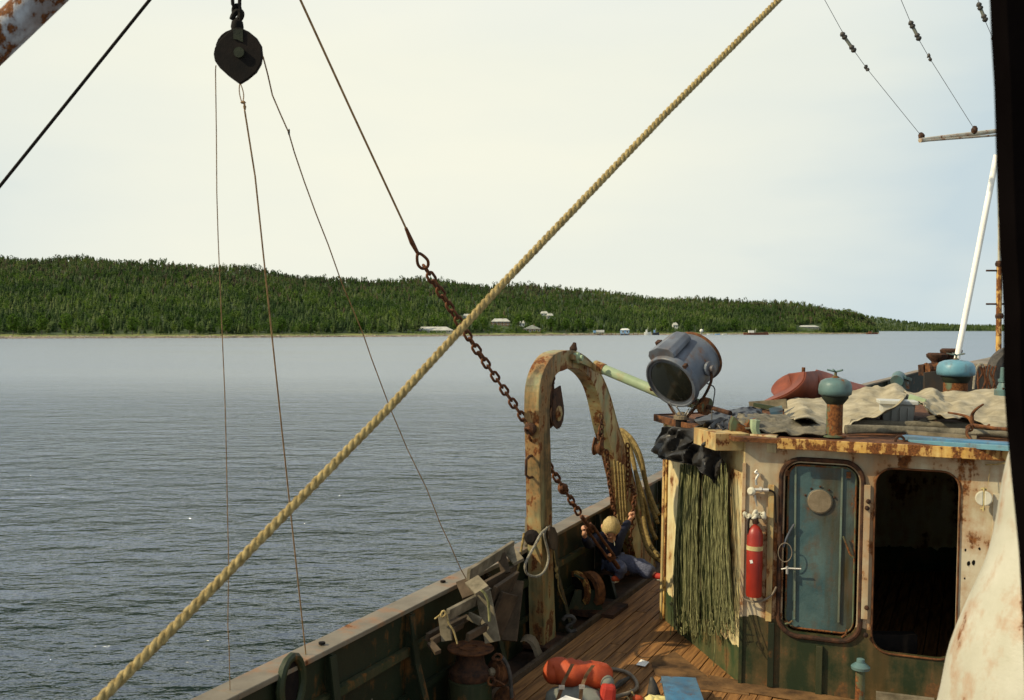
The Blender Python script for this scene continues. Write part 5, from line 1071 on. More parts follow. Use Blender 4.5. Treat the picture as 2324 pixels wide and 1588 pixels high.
MB().prism([c7(372, 672, 9.9), c7(470, 650, 9.9), c7(470, 690, 9.8), c7(380, 705, 9.8)], (0, .05, .03)).build('turquoise_box', 'turq', label='turquoise box corner showing between black tarpaulin and beige canvas', cat='box')
MB().beam(c7(1440, 560, 9.6), c7(1565, 600, 9.5), .06, .03, UP).build('turquoise_board', 'palegreen', label='short pale turquoise board resting over the grey tub', cat='slat')
MB().tube([c7(1370 + 34 * math.cos(a), 895 + 34 * math.sin(a), 8.12) for a in [i * math.pi / 8 for i in range(16)]], .011, 7, closed=True).build('lifting_ring', 'darkrust', smooth=True, label='dark iron ring standing on the rusty roof edge', cat='ring')
gr_ = thing('grapnel', c7(1930, 780, 8.3), 'rusty iron grapnel with curved arms lying on the canvas at the right', 'grapnel')
MB().tube([c7(1930, 775, 8.3), c7(2100, 800, 8.0), c7(2230, 812, 7.8)], .014, 8).build('shank', 'rust', gr_, smooth=True)
for pts in (((1930, 775, 8.3), (1925, 700, 8.3), (1955, 655, 8.25), (2012, 615, 8.2)), ((1930, 775, 8.3), (1900, 720, 8.4), (1830, 695, 8.5), (1740, 680, 8.6)), ((1930, 775, 8.3), (1890, 810, 8.15), (1890, 860, 8.1), (1945, 912, 8.05)), ((1930, 775, 8.3), (1980, 790, 8.2), (2030, 790, 8.2), (2060, 770, 8.2))):
    MB().tube(spline([c7(*p) for p in pts], 5), lambda t: .015 * (1 - .6 * t) + .002, 8).build('arm', 'rust', gr_, smooth=True)
MB().tube([c7(1905 + 25 * math.cos(a), 800 + 22 * math.sin(a), 8.2) for a in [i * .7 for i in range(9)]], .009, 6, closed=True).build('ring', 'rust', gr_, smooth=True)

# ================================================================== FOREPART: rigging, bollards, masts
def z8(x, y, Y): return P(*Z8(x, y), Y)
Yf = 17.0
def aerial(pts, ins, knot, lab, k, top=True):
    r = thing('aerial_wire', z8(*ins[0], Yf), lab, 'aerial wire'); MB().tube([z8(x, y, Yf + i * .35) for i, (x, y) in enumerate(pts)], .0065 if False else .0052, 5).build('wire', 'thinwire', r, smooth=True)
    for x, y in ins: MB().lathe([(.012, -.075), (.04, -.05), (.05, -.02), (.03, 0), (.05, .02), (.045, .05), (.012, .075)], z8(x, y, Yf + .2), z8(ins[1][0], ins[1][1], Yf) - z8(ins[0][0], ins[0][1], Yf), 9).build('insulator', 'rubber', r, smooth='all')
    MB().tube([z8(*ins[0], Yf + .2), z8(*ins[1], Yf + .2)], .028, 6).build('insulator_rod', 'greycloth', r)
    for x, y in knot: MB().ball(z8(x, y, Yf + .3), .032, 1, 1, 1.2, 7, .6).build('clamp', 'rubber', r)
aerial([(125, -15), (205, 130), (270, 235), (320, 305), (565, 608)], [(217, 160), (258, 218)], [(318, 300), (325, 312)], 'leftmost aerial wire with insulators running down to the tip of the yard', 0)
aerial([(470, -15), (515, 92), (560, 185), (602, 258), (805, 580)], [(523, 110), (551, 165)], [(600, 250), (606, 266)], 'middle aerial wire with insulators, ending midway along the yard', 1)
aerial([(810, -25), (830, 20), (856, 100), (885, 165), (905, 230)], [(828, 28), (850, 80)], [(888, 172)], 'aerial wire with insulators closest to the black upright at top right', 2)
yd = thing('mast_yard', z8(918, 600, 19), 'rusty white yard sticking out from the mast at the right, holding the aerial wires', 'yard')
MB().tube([z8(560, 630, 18.2), z8(700, 612, 18.6), z8(940, 584, 19)], .042, 9).build('spar', 'white', yd, smooth=True); MB().tube([z8(570, 632, 18.2), z8(940, 604, 19)], .022, 7).build('lower_rod', 'white', yd, smooth=True)
for x, y in ((568, 612), (805, 582)): MB().ball(z8(x, y, 18.5), .06, 1, 1, 1.3, 8, .5).build('lug', 'darkrust', yd)
mt = thing('signal_mast', P(2268, 812, 19), 'thin rusty mast with foot pegs beside the black upright at right', 'mast')
MB().tube([P(2269, 300, 19), P(2268, 600, 19)], .030, 9).build('upper_tube', 'white', mt, smooth=True); MB().tube([P(2268, 598, 19), P(2266, 830, 19)], .052, 10).build('lower_tube', 'fascia', mt, smooth=True)
for y in (1215, 1365): MB().tube([z8(858, y, 19), z8(945, y, 19)], .020, 6).build('peg', 'darkrust', mt, smooth=True)
for y in (1195, 1430): MB().lathe([(.07, 0), (.08, .05), (.06, .1)], z8(917, y, 19), n=10).build('collar', 'darkrust', mt)
MB().tube([P(2262, 352, 18), P(2216, 590, 18), P(2171, 818, 18)], .052, 12).build('white_strut', 'paper', smooth=True, label='white painted pole leaning up to the mast at the right', cat='pole')
for u_, v_, s_, lab in ((2126.6, 822, 1, 'left dark mushroom bollard on the bow rail'), (2158, 812, 1.0, 'right dark mushroom bollard on the bow rail beside the white pole')):
    b_ = P(u_, v_ + 14, 23.5); MB().lathe([(.16, 0), (.14, .06), (.13, .16), (.24, .27), (.25, .33), (.2, .37)], b_, n=16).build('bow_bollard', 'darkrust', smooth=True, label=lab, cat='bollard')
wd = thing('windlass', P(2110, 845, 23), 'dark heap of winch gear between the bow bollards and the rail', 'winch')
MB().beam(P(2090, 840, 23.3), P(2140, 832, 23.6), .25, .16, UP).build('frame', 'darkrust', wd); MB().lathe([(.16, 0), (.12, .12), (.16, .3)], P(2102, 838, 23.2), (1, .2, 0), 12).build('drum', 'rust', wd)
fd = MB().prism([P(2178, 828, 25), P(2262, 806, 26), P(2420, 790, 27), P(2420, 812, 25), P(2262, 824, 24)], (0, 0, -.06)).build('foredeck', 'rail', label='raised grey brown foredeck plating at the bow', cat='foredeck')
MB().prism([P(2098, 845, 22.5), P(2262, 828, 22.5), P(2420, 818, 22.5), P(2420, 980, 22.5), P(2098, 980, 22.5)], (0, .05, 0)).build('break_bulkhead', 'hull', label='dark bulkhead below the raised foredeck', cat='bulkhead')
rr_ = random.Random(5)
for k in range(7):
    x = 1960 + k * 25; pts = [c7(x, 320 + rr_.uniform(-8, 8), 13), c7(x + rr_.uniform(-25, 20), 380, 13), c7(x + rr_.uniform(-20, 20), 440, 13), c7(x + rr_.uniform(-15, 15), 510, 13)]
    MB().tube(spline(pts, 5), .013, 6).build('hanging_rope', 'chain', smooth=True, label='brown rope hanging in a bunch behind the beige canvas at the right', cat='rope', group='brown ropes bunched below the foredeck')
MB().tube(spline([c7(*p, 12.5) for p in ((1935, 500), (1945, 400), (1965, 330), (1995, 305), (2010, 330))], 5), .016, 7).build('pale_hoop', 'greyrope', smooth=True, label='pale bent hoop of rope left of the hanging brown ropes', cat='rope')
MB().tube(spline([c7(*p, 13.4) for p in ((2120, 520), (2090, 400), (2110, 300), (2170, 240), (2230, 230))], 5), .10, 9).build('dark_coil', 'rubber', smooth=True, label='black thick bent hose at the foot of the mast', cat='hose')
te = thing('elbow_pipe', c7(1380, 470, 14), 'turquoise bent pipe head rising behind the beige canvas', 'pipe')
MB().tube(spline([c7(1395, 500, 14), c7(1385, 440, 14), c7(1360, 405, 14), c7(1345, 440, 13.8)], 5), .085, 12).build('bend', 'turq', te, smooth=True); MB().lathe([(.13, 0), (.13, .04)], c7(1385, 418, 14), (.3, 0, 1), 14).build('flange', 'turq', te)

# ================================================================== ON DECK
# ropes over the far gallows leg
def hank(k, pts, r, lab, m='hankrope', grp='yellow ropes draped over the far gallows leg'):
    MB().tube(spline(pts, 7), r, 8).build('draped_rope', m, smooth='all', label=lab, cat='rope', group=grp)
H = [((1075, 812, 12.0), (1150, 870, 11.9), (1230, 1020, 11.8), (1290, 1250, 11.7), (1350, 1500, 11.6), (1400, 1620, 11.5)), ((1085, 820, 11.9), (1130, 880, 11.8), (1190, 1080, 11.7), (1230, 1300, 11.6), (1270, 1480, 11.5), (1300, 1700, 11.4), (1350, 1860, 11.3), (1430, 1960, 11.2)),
     ((1080, 830, 12.1), (1160, 900, 12.0), (1245, 1100, 11.9), (1320, 1350, 11.8), (1370, 1520, 11.8), (1410, 1660, 11.7)), ((1070, 840, 12.2), (1140, 920, 12.1), (1200, 1150, 12.0), (1290, 1450, 11.9), (1350, 1700, 11.8), (1400, 1800, 11.7)),
     ((1090, 815, 11.8), (1180, 900, 11.7), (1260, 1060, 11.6), (1310, 1300, 11.6), (1380, 1500, 11.5), (1420, 1580, 11.4)), ((1080, 850, 12.0), (1125, 940, 11.9), (1165, 1200, 11.8), (1215, 1500, 11.7), (1270, 1750, 11.6), (1340, 1920, 11.4), (1440, 2000, 11.3))]
for k, h in enumerate(H): hank(k, [P(*Z2(x, y), Y) for x, y, Y in h], .024, 'thick yellow rope draped from the far gallows leg towards the deckhouse')
for k, x in enumerate((955, 985, 1010, 1035)):
    pts = [gq(x - 5 + 1 * k, 1080 + 15 * k) + LN * .09, gq(x, 1250) + LN * .10, gq(x + 12, 1450) + LN * .1, gq(x + 22, 1600) + LN * .1, gq(x + 22, 1690) + LN * .1]
    rope3(spline(pts, 3), .014, .07, 'hanging_rope', 'hankrope', 'twisted yellow rope hanging down the far gallows leg above the child', 'rope', 5)['group'] = 'twisted ropes hanging above the child'

# grey rope loop and wooden block on the near leg
lp = [gq(*Z) + LN * .05 for Z in ()]
def g3(x, y, o=.05):
    u, v = Z3(x, y); return PL(u, v, gO + LN * o, LN)
rope3(spline([g3(*p, .06) for p in ((1310, 95), (1240, 150), (1180, 260), (1120, 370), (1098, 440), (1120, 505), (1190, 525), (1250, 495), (1290, 420), (1300, 330), (1275, 220), (1262, 150), (1290, 100))], 5), .0125, .055, 'rope_loop', 'greyrope', 'grey twisted rope loop hanging on the near gallows leg', 'rope', 6)
wb = thing('wooden_block', g3(1320, 210), 'long wooden pulley block hanging beside the grey rope loop', 'pulley block')
for s_ in (0, .05): MB().prism([g3(x, y, .03 + s_) for x, y in ((1300, 90), (1340, 100), (1362, 150), (1370, 220), (1355, 280), (1335, 300), (1308, 285), (1295, 220), (1292, 130))], LN * .018).build('cheek', 'brown_wood', wb, bevel=.006)
MB().lathe([(.035, 0), (.03, .03), (.035, .05)], g3(1330, 220, .045), LN, 12).build('sheave', 'darkrust', wb)
MB().tube(spline([g3(*p, .06) for p in ((1345, 300), (1355, 380), (1365, 440), (1380, 520), (1385, 620), (1410, 700), (1440, 760))], 5), .0075, 6).ball(g3(1368, 460, .06), .02, 1, 1, 1.5, 7, .4).ball(g3(1372, 520, .06), .018, 1, 1, 1.5, 7, .4).build('block_tail', 'hankrope', smooth=True, label='knotted line hanging from the wooden block down to the deck', cat='line')
ob = thing('weathered_paddle', g3(1115, 340, -.2), 'flat weathered grey slat tied upright against the outside of the near gallows leg', 'slat')
MB().prism([g3(x, y, -.2) for x, y in ((1100, 10), (1135, 5), (1140, 60), (1138, 300), (1122, 350), (1100, 340), (1088, 250), (1095, 60))], LN * .03).build('slat_blade', 'grey_wood', ob, bevel=.006)
MB().lathe([(.07, 0), (.075, .03), (.04, .05)], g3(1165, 185, -.02), -AX, 12).build('boss', 'black', ob)
MB().tube(spline([g3(*p, -.15) for p in ((1090, 150), (1075, 240), (1040, 420), (1005, 560))] + [P(*Z3(965, 760), 8.7), P(*Z3(932, 915), 8.6)], 5), .013, 7).build('bamboo_stick', 'hankrope', smooth=True, label='long thin yellow stick leaning from the gallows leg onto the wooden frames', cat='stick')
for k, pts in enumerate((((1190, 600), (1240, 590), (1215, 700)), ((1180, 270), (1225, 300), (1230, 450), (1200, 420)))): pass

# weathered wooden frames against the bulwark
fr = thing('timber_stack', P(*Z3(700, 1000), 8.3), 'stack of grey weathered wooden frames leaning against the bulwark behind the bollard', 'timber stack')
def pk(x0, y0, Y0, x1, y1, Y1, wd, m='grey_wood', sd=(0, -.35, 1), th=.03): MB().beam(P(*Z3(x0, y0), Y0 * .95), P(*Z3(x1, y1), Y1 * .95), wd, th, sd).build('plank', m, fr, bevel=.003)
pk(610, 510, 8.15, 990, 260, 9.2, .09); pk(430, 855, 7.65, 790, 665, 8.35, .085); pk(640, 555, 8.1, 730, 650, 7.95, .12, sd=(1, 0, .3)); pk(955, 290, 9.1, 1045, 400, 8.9, .10, sd=(1, 0, .3))
pk(735, 660, 8.1, 820, 1090, 8.0, .12, sd=(1, -.2, 0)); pk(395, 850, 7.65, 425, 1080, 7.6, .08, sd=(1, -.2, 0)); pk(290, 1090, 7.5, 560, 935, 8.0, .05, 'brown_wood'); pk(600, 1050, 7.7, 760, 960, 8.0, .06, 'brown_wood')
pk(610, 860, 7.95, 715, 915, 7.9, .06, sd=(.3, 0, 1)); pk(745, 640, 8.5, 1010, 490, 9.0, .15, 'brown_wood'); pk(800, 740, 8.3, 1000, 600, 8.75, .26, 'brown_wood', (.1, -.6, 1))
pk(890, 330, 8.9, 935, 500, 8.8, .08, 'brown_wood', (1, 0, .2)); pk(1020, 560, 8.75, 960, 1080, 8.5, .13, 'brown_wood', (1, -.2, 0)); pk(830, 830, 8.3, 960, 860, 8.55, .34, 'brown_wood', (.1, -.3, 1)); pk(440, 960, 7.8, 600, 880, 8.1, .05, 'brown_wood'); pk(255, 1050, 7.6, 520, 900, 8.1, .06, 'brown_wood')
pk(560, 560, 8.25, 620, 700, 8.1, .11, 'brown_wood', (1, 0, .2)); pk(280, 1100, 7.5, 350, 1180, 7.4, .05, 'brown_wood', (1, 0, 0))
MB().tube([P(*Z3(780, 400), 8.7), P(*Z3(785, 530), 8.6)], .004, 5).build('cord', 'rope', fr)
rp = thing('yellow_string', P(*Z3(395, 840), 7.6), 'yellow cord knotted round the end of the long lower plank', 'cord')
MB().tube(spline([P(*Z3(*p), 7.2) for p in ((320, 890), (360, 860), (395, 825), (420, 850), (440, 930), (480, 990), (515, 1105))], 5), .007, 6).build('cord_run', 'rope', rp, smooth=True); MB().tube(spline([P(*Z3(*p), 7.18) for p in ((375, 860), (385, 828), (405, 825), (412, 850), (390, 870))], 4, True), .009, 6, closed=True).build('knot', 'rope', rp, smooth=True)
MB().tube(spline([P(*Z3(*p), 7.5) for p in ((720, 640), (755, 680), (780, 740), (785, 800), (792, 910))], 5), .011, 7).build('dangling_cord', 'net', smooth=True, label='yellowish cord hanging over the wide upright plank', cat='cord')

# bollard with a wide cap, rusty sheave block, hoop
bo = thing('mooring_bollard', P(*ZF(1120, 1515), 7.75), 'stout round bollard with a wide rusty disc on top, dark green below', 'bollard')
bt = P(*ZF(1150, 700), 7.75); q = V((bt.x, bt.y, 0))
Rb = .186; ht = bt.z
MB().lathe([(Rb * .93, 0), (Rb * .93, ht - .24), (Rb * .85, ht - .23)], q, n=34).build('barrel', 'stringer', bo, smooth=True)
MB().lathe([(Rb * .85, ht - .232), (Rb * .9, ht - .21), (Rb * .88, ht - .17), (Rb * .66, ht - .13), (Rb * .55, ht - .03)], q, n=34).build('neck', 'darkrust', bo, smooth=True)
MB().lathe([(Rb * .55, ht - .03), (Rb * .97, ht - .008), (Rb, ht), (Rb * .97, ht + .008), (Rb * .85, ht + .002), (Rb * .5, ht + .004), (Rb * .48, ht + .012), (Rb * .3, ht + .013), (Rb * .28, ht + .005), (.01, ht + .005)], q, n=40).build('cap_disc', 'rust', bo, smooth=True)
sb_c = P(*ZF(1590, 1080), 7.75); ax_ = V((-.75, -.6, .25)).normalized()
root = thing('snatch_block', sb_c, 'rusty iron snatch block with shackles standing against the big bollard', 'pulley block')
MB().lathe([(.105, -.035), (.11, -.02), (.11, .02), (.105, .035), (.07, .04), (.065, .05), (.02, .055)], sb_c + UP * .0, ax_, 22).build('wheel_plate', 'rust', root, smooth=True)
MB().lathe([(.03, .05), (.036, .07), (.02, .095)], sb_c, ax_, 10).build('axle', 'ply', root)
MB().lathe([(.09, -.03), (.10, 0), (.09, .03), (.03, .04)], sb_c - UP * .21 + V((.05, 0, 0)), ax_ + V((0, 0, .3)), 18).build('lower_plate', 'rust', root, smooth=True)
MB().tube(spline([P(*ZF(*p), 7.62) for p in ((1500, 860), (1545, 800), (1610, 795), (1640, 840), (1600, 880), (1540, 870))], 4, True), .010, 6, closed=True).build('shackle', 'rust', root, smooth=True)
MB().tube(spline([P(*ZF(*p), 7.6) for p in ((1430, 1240), (1450, 1160), (1510, 1170), (1530, 1230), (1480, 1280))], 4, True), .010, 6, closed=True).build('shackle', 'rust', root, smooth=True)
MB().tube([P(*ZF(1500, 1180), 7.6), P(*ZF(1690, 1280), 7.6)], .008, 6).build('pin', 'rust', root)
MB().tube(spline([P(*ZF(*p), 7.66) for p in ((1640, 830), (1720, 950), (1770, 1100), (1790, 1300), (1800, 1480))], 5), .016, 7).build('strop', 'rubber', root, smooth=True)
A_ = [P(*Z3(*p), 8.95) for p in ((1055, 1085), (1080, 1068), (1120, 1068), (1160, 1090), (1190, 1140), (1210, 1200), (1225, 1270))]; B_ = [P(*Z3(*p), 8.95) for p in ((1060, 1092), (1085, 1080), (1110, 1085), (1140, 1110), (1165, 1160), (1185, 1220), (1200, 1275))]
A_ = [V((p.x, p.y, max(p.z, .03))) for p in A_]; B_ = [V((p.x, p.y, max(p.z, .03))) for p in B_]
MB().band(A_, B_, (.03, .16, 0)).build('iron_hoop', 'ply', smooth=True, label='curved brown iron hoop standing on deck behind the orange rucksack', cat='hoop')
MB().tube(spline([P(*Z3(*p), 9.6) for p in ((1425, 900), (1450, 870), (1500, 870), (1525, 900), (1500, 930), (1460, 960), (1490, 1000), (1540, 985))], 5), .02, 7).build('deck_chain_end', 'rubber', smooth=True, label='dark bent hose end on deck right of the near gallows foot', cat='hose')

# double roller behind the gallows leg
ro = thing('deck_roller', G(1345, 1388, .03), 'deck roller with two rust orange curved cheeks on dark green brackets', 'deck roller')
rc_ = P(1335, 1330, 10.55)
for px, s_, dx in ((1312, -1, 0), (1345, 1, .0)):
    c = P(px, 1338, 10.5); r0 = .20
    ang = [math.radians(a) for a in range(-35, 150, 12)]; dirx = V((.62, -.78, 0))
    A_ = [c + (dirx * math.cos(a) + UP * math.sin(a)) * r0 for a in ang]; B_ = [c + (dirx * math.cos(a) + UP * math.sin(a)) * (r0 - .055) for a in ang]
    MB().band(A_, B_, dirx.cross(UP) * (.10 if s_ > 0 else .045)).build('cheek_rim', 'fascia' if s_ < 0 else 'rust', ro, smooth=True)
    MB().prism([c + (dirx * math.cos(a) + UP * math.sin(a)) * (r0 - .056) for a in [i * math.pi / 9 for i in range(18)]], dirx.cross(UP) * .03).build('drum_face', 'black', ro)
    MB().prism([V((c.x - .13, c.y - .05, 0)), V((c.x + .13, c.y - .06, 0)), c + V((.035, -.06, .02)), c + V((-.035, -.05, .02))], (0, -.03, 0)).build('bracket', 'stringer', ro)
MB().tube([P(*Z4(470, 590), 10.3), P(*Z4(545, 625), 10.25)], .012, 6).build('handle', 'stringer', ro)
MB().box(V((rc_.x, rc_.y + .05, .04)), (.75, .5, .06), Matrix.Rotation(-.43, 3, 'Z')).build('base_plate', 'darkrust', ro)

# rucksack, hose ring, paper, blue board, boots and bag, standpipe
def r4(x, y, Y): return P(*Z4(x, y), Y)
rk = thing('rucksack', r4(510, 1560, 7.75), 'orange and grey rucksack with brown straps lying on the deck planks', 'rucksack')
axr = spline([r4(262, 1440, 7.8), r4(330, 1350, 7.85), r4(430, 1370, 7.8), r4(560, 1380, 7.8), r4(680, 1395, 7.8), r4(765, 1425, 7.8)], 6)
mb = MB().tube(axr, lambda t: .108 * (max(.02, 1 - abs(2 * t - 1) ** 5)) ** .5 * (1 - .04 * math.exp(-((t - .28) / .05) ** 2) - .04 * math.exp(-((t - .62) / .05) ** 2)), 20)
mb.v = [v + V((0, 0, 0)) + V((noise.noise(v * 11), noise.noise(v * 9 + V((4, 0, 0))), noise.noise(v * 12 + V((0, 5, 0))))) * .012 + V((0, 0, noise.noise(V((v.x * 22, v.y * 20, v.z * 9))) * .02)) for v in mb.v]; mb.build('top_roll', 'orange', rk, smooth='all')
def lump(c, sx, sy, sz, m, name, seed, f=9, am=.03):
    mb = MB(); mb.ball(c, 1, sx, sy, sz, 24); mb.v = [v + (v - c).normalized() * noise.noise(v * f + V((seed, 0, 0))) * am for v in mb.v]; return mb.build(name, m, rk, smooth='all')
lump(r4(500, 1590, 7.72), .25, .15, .115, 'greycloth', 'body', 2); MB().box(r4(735, 1545, 7.66), (.13, .12, .17), Matrix.Rotation(.12, 3, 'Y'), .85).build('side_pocket', 'redcloth', rk, bevel=.03); lump(r4(735, 1445, 7.72), .055, .06, .06, 'greycloth', 'end_pocket', 7, am=.01)
for pts in (((455, 1300), (415, 1380), (385, 1440), (370, 1490), (345, 1560), (330, 1620)), ((620, 1310), (570, 1380), (548, 1430), (530, 1480), (520, 1560), (515, 1620))):
    c = spline([r4(x, y, 7.66 - .0 * i if i < 3 else 7.56) for i, (x, y) in enumerate(pts)], 5); mb = MB().band([p + V((-.014, 0, 0)) for p in c], [p + V((.014, 0, 0)) for p in c], (0, -.004, 0)); mb.build('strap', 'strap', rk)
for x, y in ((368, 1487), (530, 1483)): MB().box(r4(x, y, 7.54), (.045, .012, .03)).build('buckle', 'chrome', rk)
MB().prism([r4(*p) for p in ((330, 1590, 7.3), (400, 1550, 7.45), (520, 1585, 7.4), (560, 1640, 7.3), (300, 1640, 7.2))], (0, .004, -.004)).build('white_sheet', 'paper', label='white sheet of paper lying over the front of the rucksack', cat='paper')
MB().tube(spline([G(*Z4(*p), .055) for p in ((740, 1350), (850, 1355), (915, 1385), (962, 1440), (968, 1490), (930, 1520), (860, 1545), (760, 1560), (700, 1480))], 6, True), .017, 9, closed=True).build('hose_ring', 'hose', smooth='all', label='grey hose bent into a ring on the planks right of the rucksack', cat='hose')
MB().tube([G(*Z4(770, 1510), .07), G(*Z4(840, 1450), .07), G(*Z4(905, 1410), .07)], lambda t: .012 + .014 * math.sin(t * 3.1), 8).build('dark_stick', 'rubber', smooth=True, label='dark stick lying inside the hose ring', cat='stick')
for k, (x, y) in enumerate(((940, 1500), (915, 1560))): MB().tube([G(*Z4(x - 25, y), .06), G(*Z4(x + 10, y + 60), .06)], .007, 5).build('loose_string', 'rope', label='pale cord ends trailing from the hose ring', cat='cord', group='cord ends by the hose ring')
mb = MB(); a_, b_, c_, d_ = [G(*ZA(*p), .045) for p in ((700, 1190), (755, 1128), (848, 1160), (800, 1210))]; mid = (a_ + b_ + c_ + d_) / 4 + UP * .012
mb.add([a_, b_, c_, d_, mid], [(0, 1, 4), (1, 2, 4), (2, 3, 4), (3, 0, 4)]); mb.build('white_paper', 'paper', solid=.002, label='small white crumpled paper lying alone on the sunlit planks', cat='paper')
bb = thing('blue_box', P(1550, 1600, 7.7), 'blue painted wooden box lid tilted towards us at the bottom edge', 'box')
MB().prism([P(1501, 1549, 8.0), P(1580, 1553, 8.0), P(1606, 1625, 7.45), P(1518, 1625, 7.45)], (.0, .02, .05)).build('lid', 'brightblue', bb, bevel=.004)
MB().prism([P(1503, 1540, 8.1), P(1577, 1542, 8.1), P(1581, 1552, 8.02), P(1500, 1549, 8.02)], (0, .05, -.02)).build('top_edge', 'brightblue', bb)
bt_ = thing('rubber_boots', P(1482, 1600, 7.9), 'dark pointed boot top standing beside the blue box', 'boot')
MB().tube(spline([P(1483, 1618, 7.85), P(1484, 1590, 7.9), P(1482, 1560, 7.9), P(1479, 1537, 7.9)], 4), lambda t: .085 * (1 - t) + .012, 12).build('boot_shaft', 'rubber', bt_, smooth='all')
for k, (x, y, s_) in enumerate(((870, 1600, .075), (960, 1560, .06))):
    mb = MB().ball(P(*ZA(x, y + 25), 7.75), s_, 1.2, 1, .7, 18, .7); mb.build('yellow_cloth', 'yellowcloth', smooth='all', label=('pale yellow cloth bundle at the bottom edge left of the blue box' if k == 0 else 'pale yellow cloth bundle tucked against the blue box'), cat='cloth')
MB().ball(P(*ZA(720, 1570), 7.75), .035, 1.2, 1, .8, 10, .3).build('orange_cloth', 'orange', smooth='all', label='small orange cloth end beside the yellow bundle', cat='cloth')
sp = thing('sounding_pipe', G(1955, 1640, 0), 'rusty standpipe with a green screw cap rising in front of the wall', 'pipe'); st_ = P(1953, 1512, 7.25)
MB().tube([V((st_.x, st_.y, 0)), st_ - UP * .02], .034, 14).build('pipe', 'pipe', sp, smooth=True); MB().lathe([(.038, -.03), (.065, -.02), (.068, 0), (.05, .015), (.03, .03), (.028, .055), (.015, .06)], st_, n=18).build('screw_cap', 'turq', sp, smooth=True)
MB().beam(wq(1988, 1578, .25), wq(2120, 1594, .25), .06, .04, UP).build('pale_plank', 'grey_wood', label='pale plank lying in front of the open doorway at the bottom', cat='plank')

# ---- ventilator cowl close by at lower right, and the dark upright at the right edge
cw = thing('ventilator_cowl', P(2330, 1650, 2.9), 'white rust spotted ventilator cowl close by at the lower right corner', 'ventilator cowl')
pts = []; rad = []
for v_, ul in ((860, 2362), (950, 2330), (1010, 2312), (1053, 2298.5), (1125, 2277), (1211, 2250), (1300, 2222), (1359, 2203), (1437, 2179.6), (1535, 2148.5), (1588, 2131), (1680, 2098), (1800, 2056)):
    w_ = .20 + (v_ - 960) / 720 * .10; c_ = P(ul, v_, 2.75); pts.append(c_ + V((w_ * 1.17, .02, 0))); rad.append(w_ + .015 * math.sin((v_ - 960) / 70))
mb = MB().tube(pts, lambda t: rad[min(len(rad) - 1, int(round(t * (len(rad) - 1))))], 48); mb.build('cowl_shell', 'white', cw, smooth='all', sub=1)
ed = [(2246, -20), (2252, 0), (2256, 100), (2262, 200), (2268, 400), (2274, 560), (2283, 700), (2283, 860), (2290, 960), (2298, 1050), (2308, 1150), (2318, 1250), (2326, 1400), (2334, 1620)]
A_ = [P(u_ - 6, v_, 1.5) for u_, v_ in ed]; B_ = [p + V((.16, 0, 0)) for p in A_]
MB().band(A_, B_, (0, -.05, 0)).build('door_frame_edge', 'dark', smooth=True, label='black out of focus upright close by along the right edge', cat='upright')

# ================================================================== THE CHILD sitting in the chain
def body(name, m, parent, verts, edges, radii, root=0, sub=2):
    o0 = base_of(parent); me = bpy.data.meshes.new(name); me.from_pydata([V(v) - o0 for v in verts], edges, []); o = bpy.data.objects.new(name, me); C.objects.link(o); o.parent = parent; me.materials.append(M[m])
    bm = bmesh.new(); bm.from_mesh(me); ly = bm.verts.layers.skin.verify(); bm.verts.ensure_lookup_table()
    for i, v in enumerate(bm.verts): v[ly].radius = (radii[i], radii[i]); v[ly].use_root = (i == root)
    bm.to_mesh(me); bm.free(); s = o.modifiers.new('skin', 'SKIN'); s.use_smooth_shade = True; u = o.modifiers.new('sub', 'SUBSURF'); u.levels = sub; u.render_levels = sub
    # freeze so that the figure is plain mesh
    dg = bpy.context.evaluated_depsgraph_get(); dg.update(); ev = o.evaluated_get(dg); nm = bpy.data.meshes.new_from_object(ev); o.modifiers.clear(); o.data = nm; nm.materials.clear(); nm.materials.append(M[m]); nm.polygons.foreach_set('use_smooth', [True] * len(nm.polygons))
    return o
def d4(x, y, Y): return P(*ZD(x, y), Y)
hd_c = d4(1290, 560, 10.72); neck = d4(1270, 690, 10.85); chest = d4(1260, 800, 10.9); waist = d4(1290, 950, 11.0); pelv = d4(1350, 1040, 11.0)
sL, sR = d4(1110, 690, 10.85), d4(1410, 660, 10.95); eL, hL = d4(990, 800, 10.6), d4(930, 640, 10.35); eR, hR = d4(1480, 545, 11.05), d4(1560, 440, 11.15)
hipR, kneR, ankR, toeR = d4(1400, 1030, 10.95), d4(1660, 1070, 10.85), d4(1900, 1210, 10.75), d4(1985, 1225, 10.7)
hipL, kneL, ankL, toeL = d4(1300, 1060, 10.95), d4(1440, 1110, 10.6), d4(1370, 1240, 10.75), d4(1330, 1250, 10.6)
kid = thing('person', V((pelv.x, pelv.y, .12)), 'fair haired child in navy jacket and grey blue trousers seated holding two chains, head bowed', 'person')
vs = [pelv, waist, chest, neck, hd_c + V((0, 0, -.02)), hd_c + UP * .045, sL, eL, d4(925, 660, 10.37), sR, eR, d4(1545, 462, 11.14), hipL, kneL, ankL, hipR, kneR, ankR]
es = [(0, 1), (1, 2), (2, 3), (3, 4), (4, 5), (2, 6), (6, 7), (7, 8), (2, 9), (9, 10), (10, 11), (0, 12), (12, 13), (13, 14), (0, 15), (15, 16), (16, 17)]
ra = [.085, .08, .09, .04, .078, .07, .045, .034, .026, .045, .034, .026, .065, .05, .034, .065, .05, .034]
body('body', 'skin', kid, vs, es, ra)
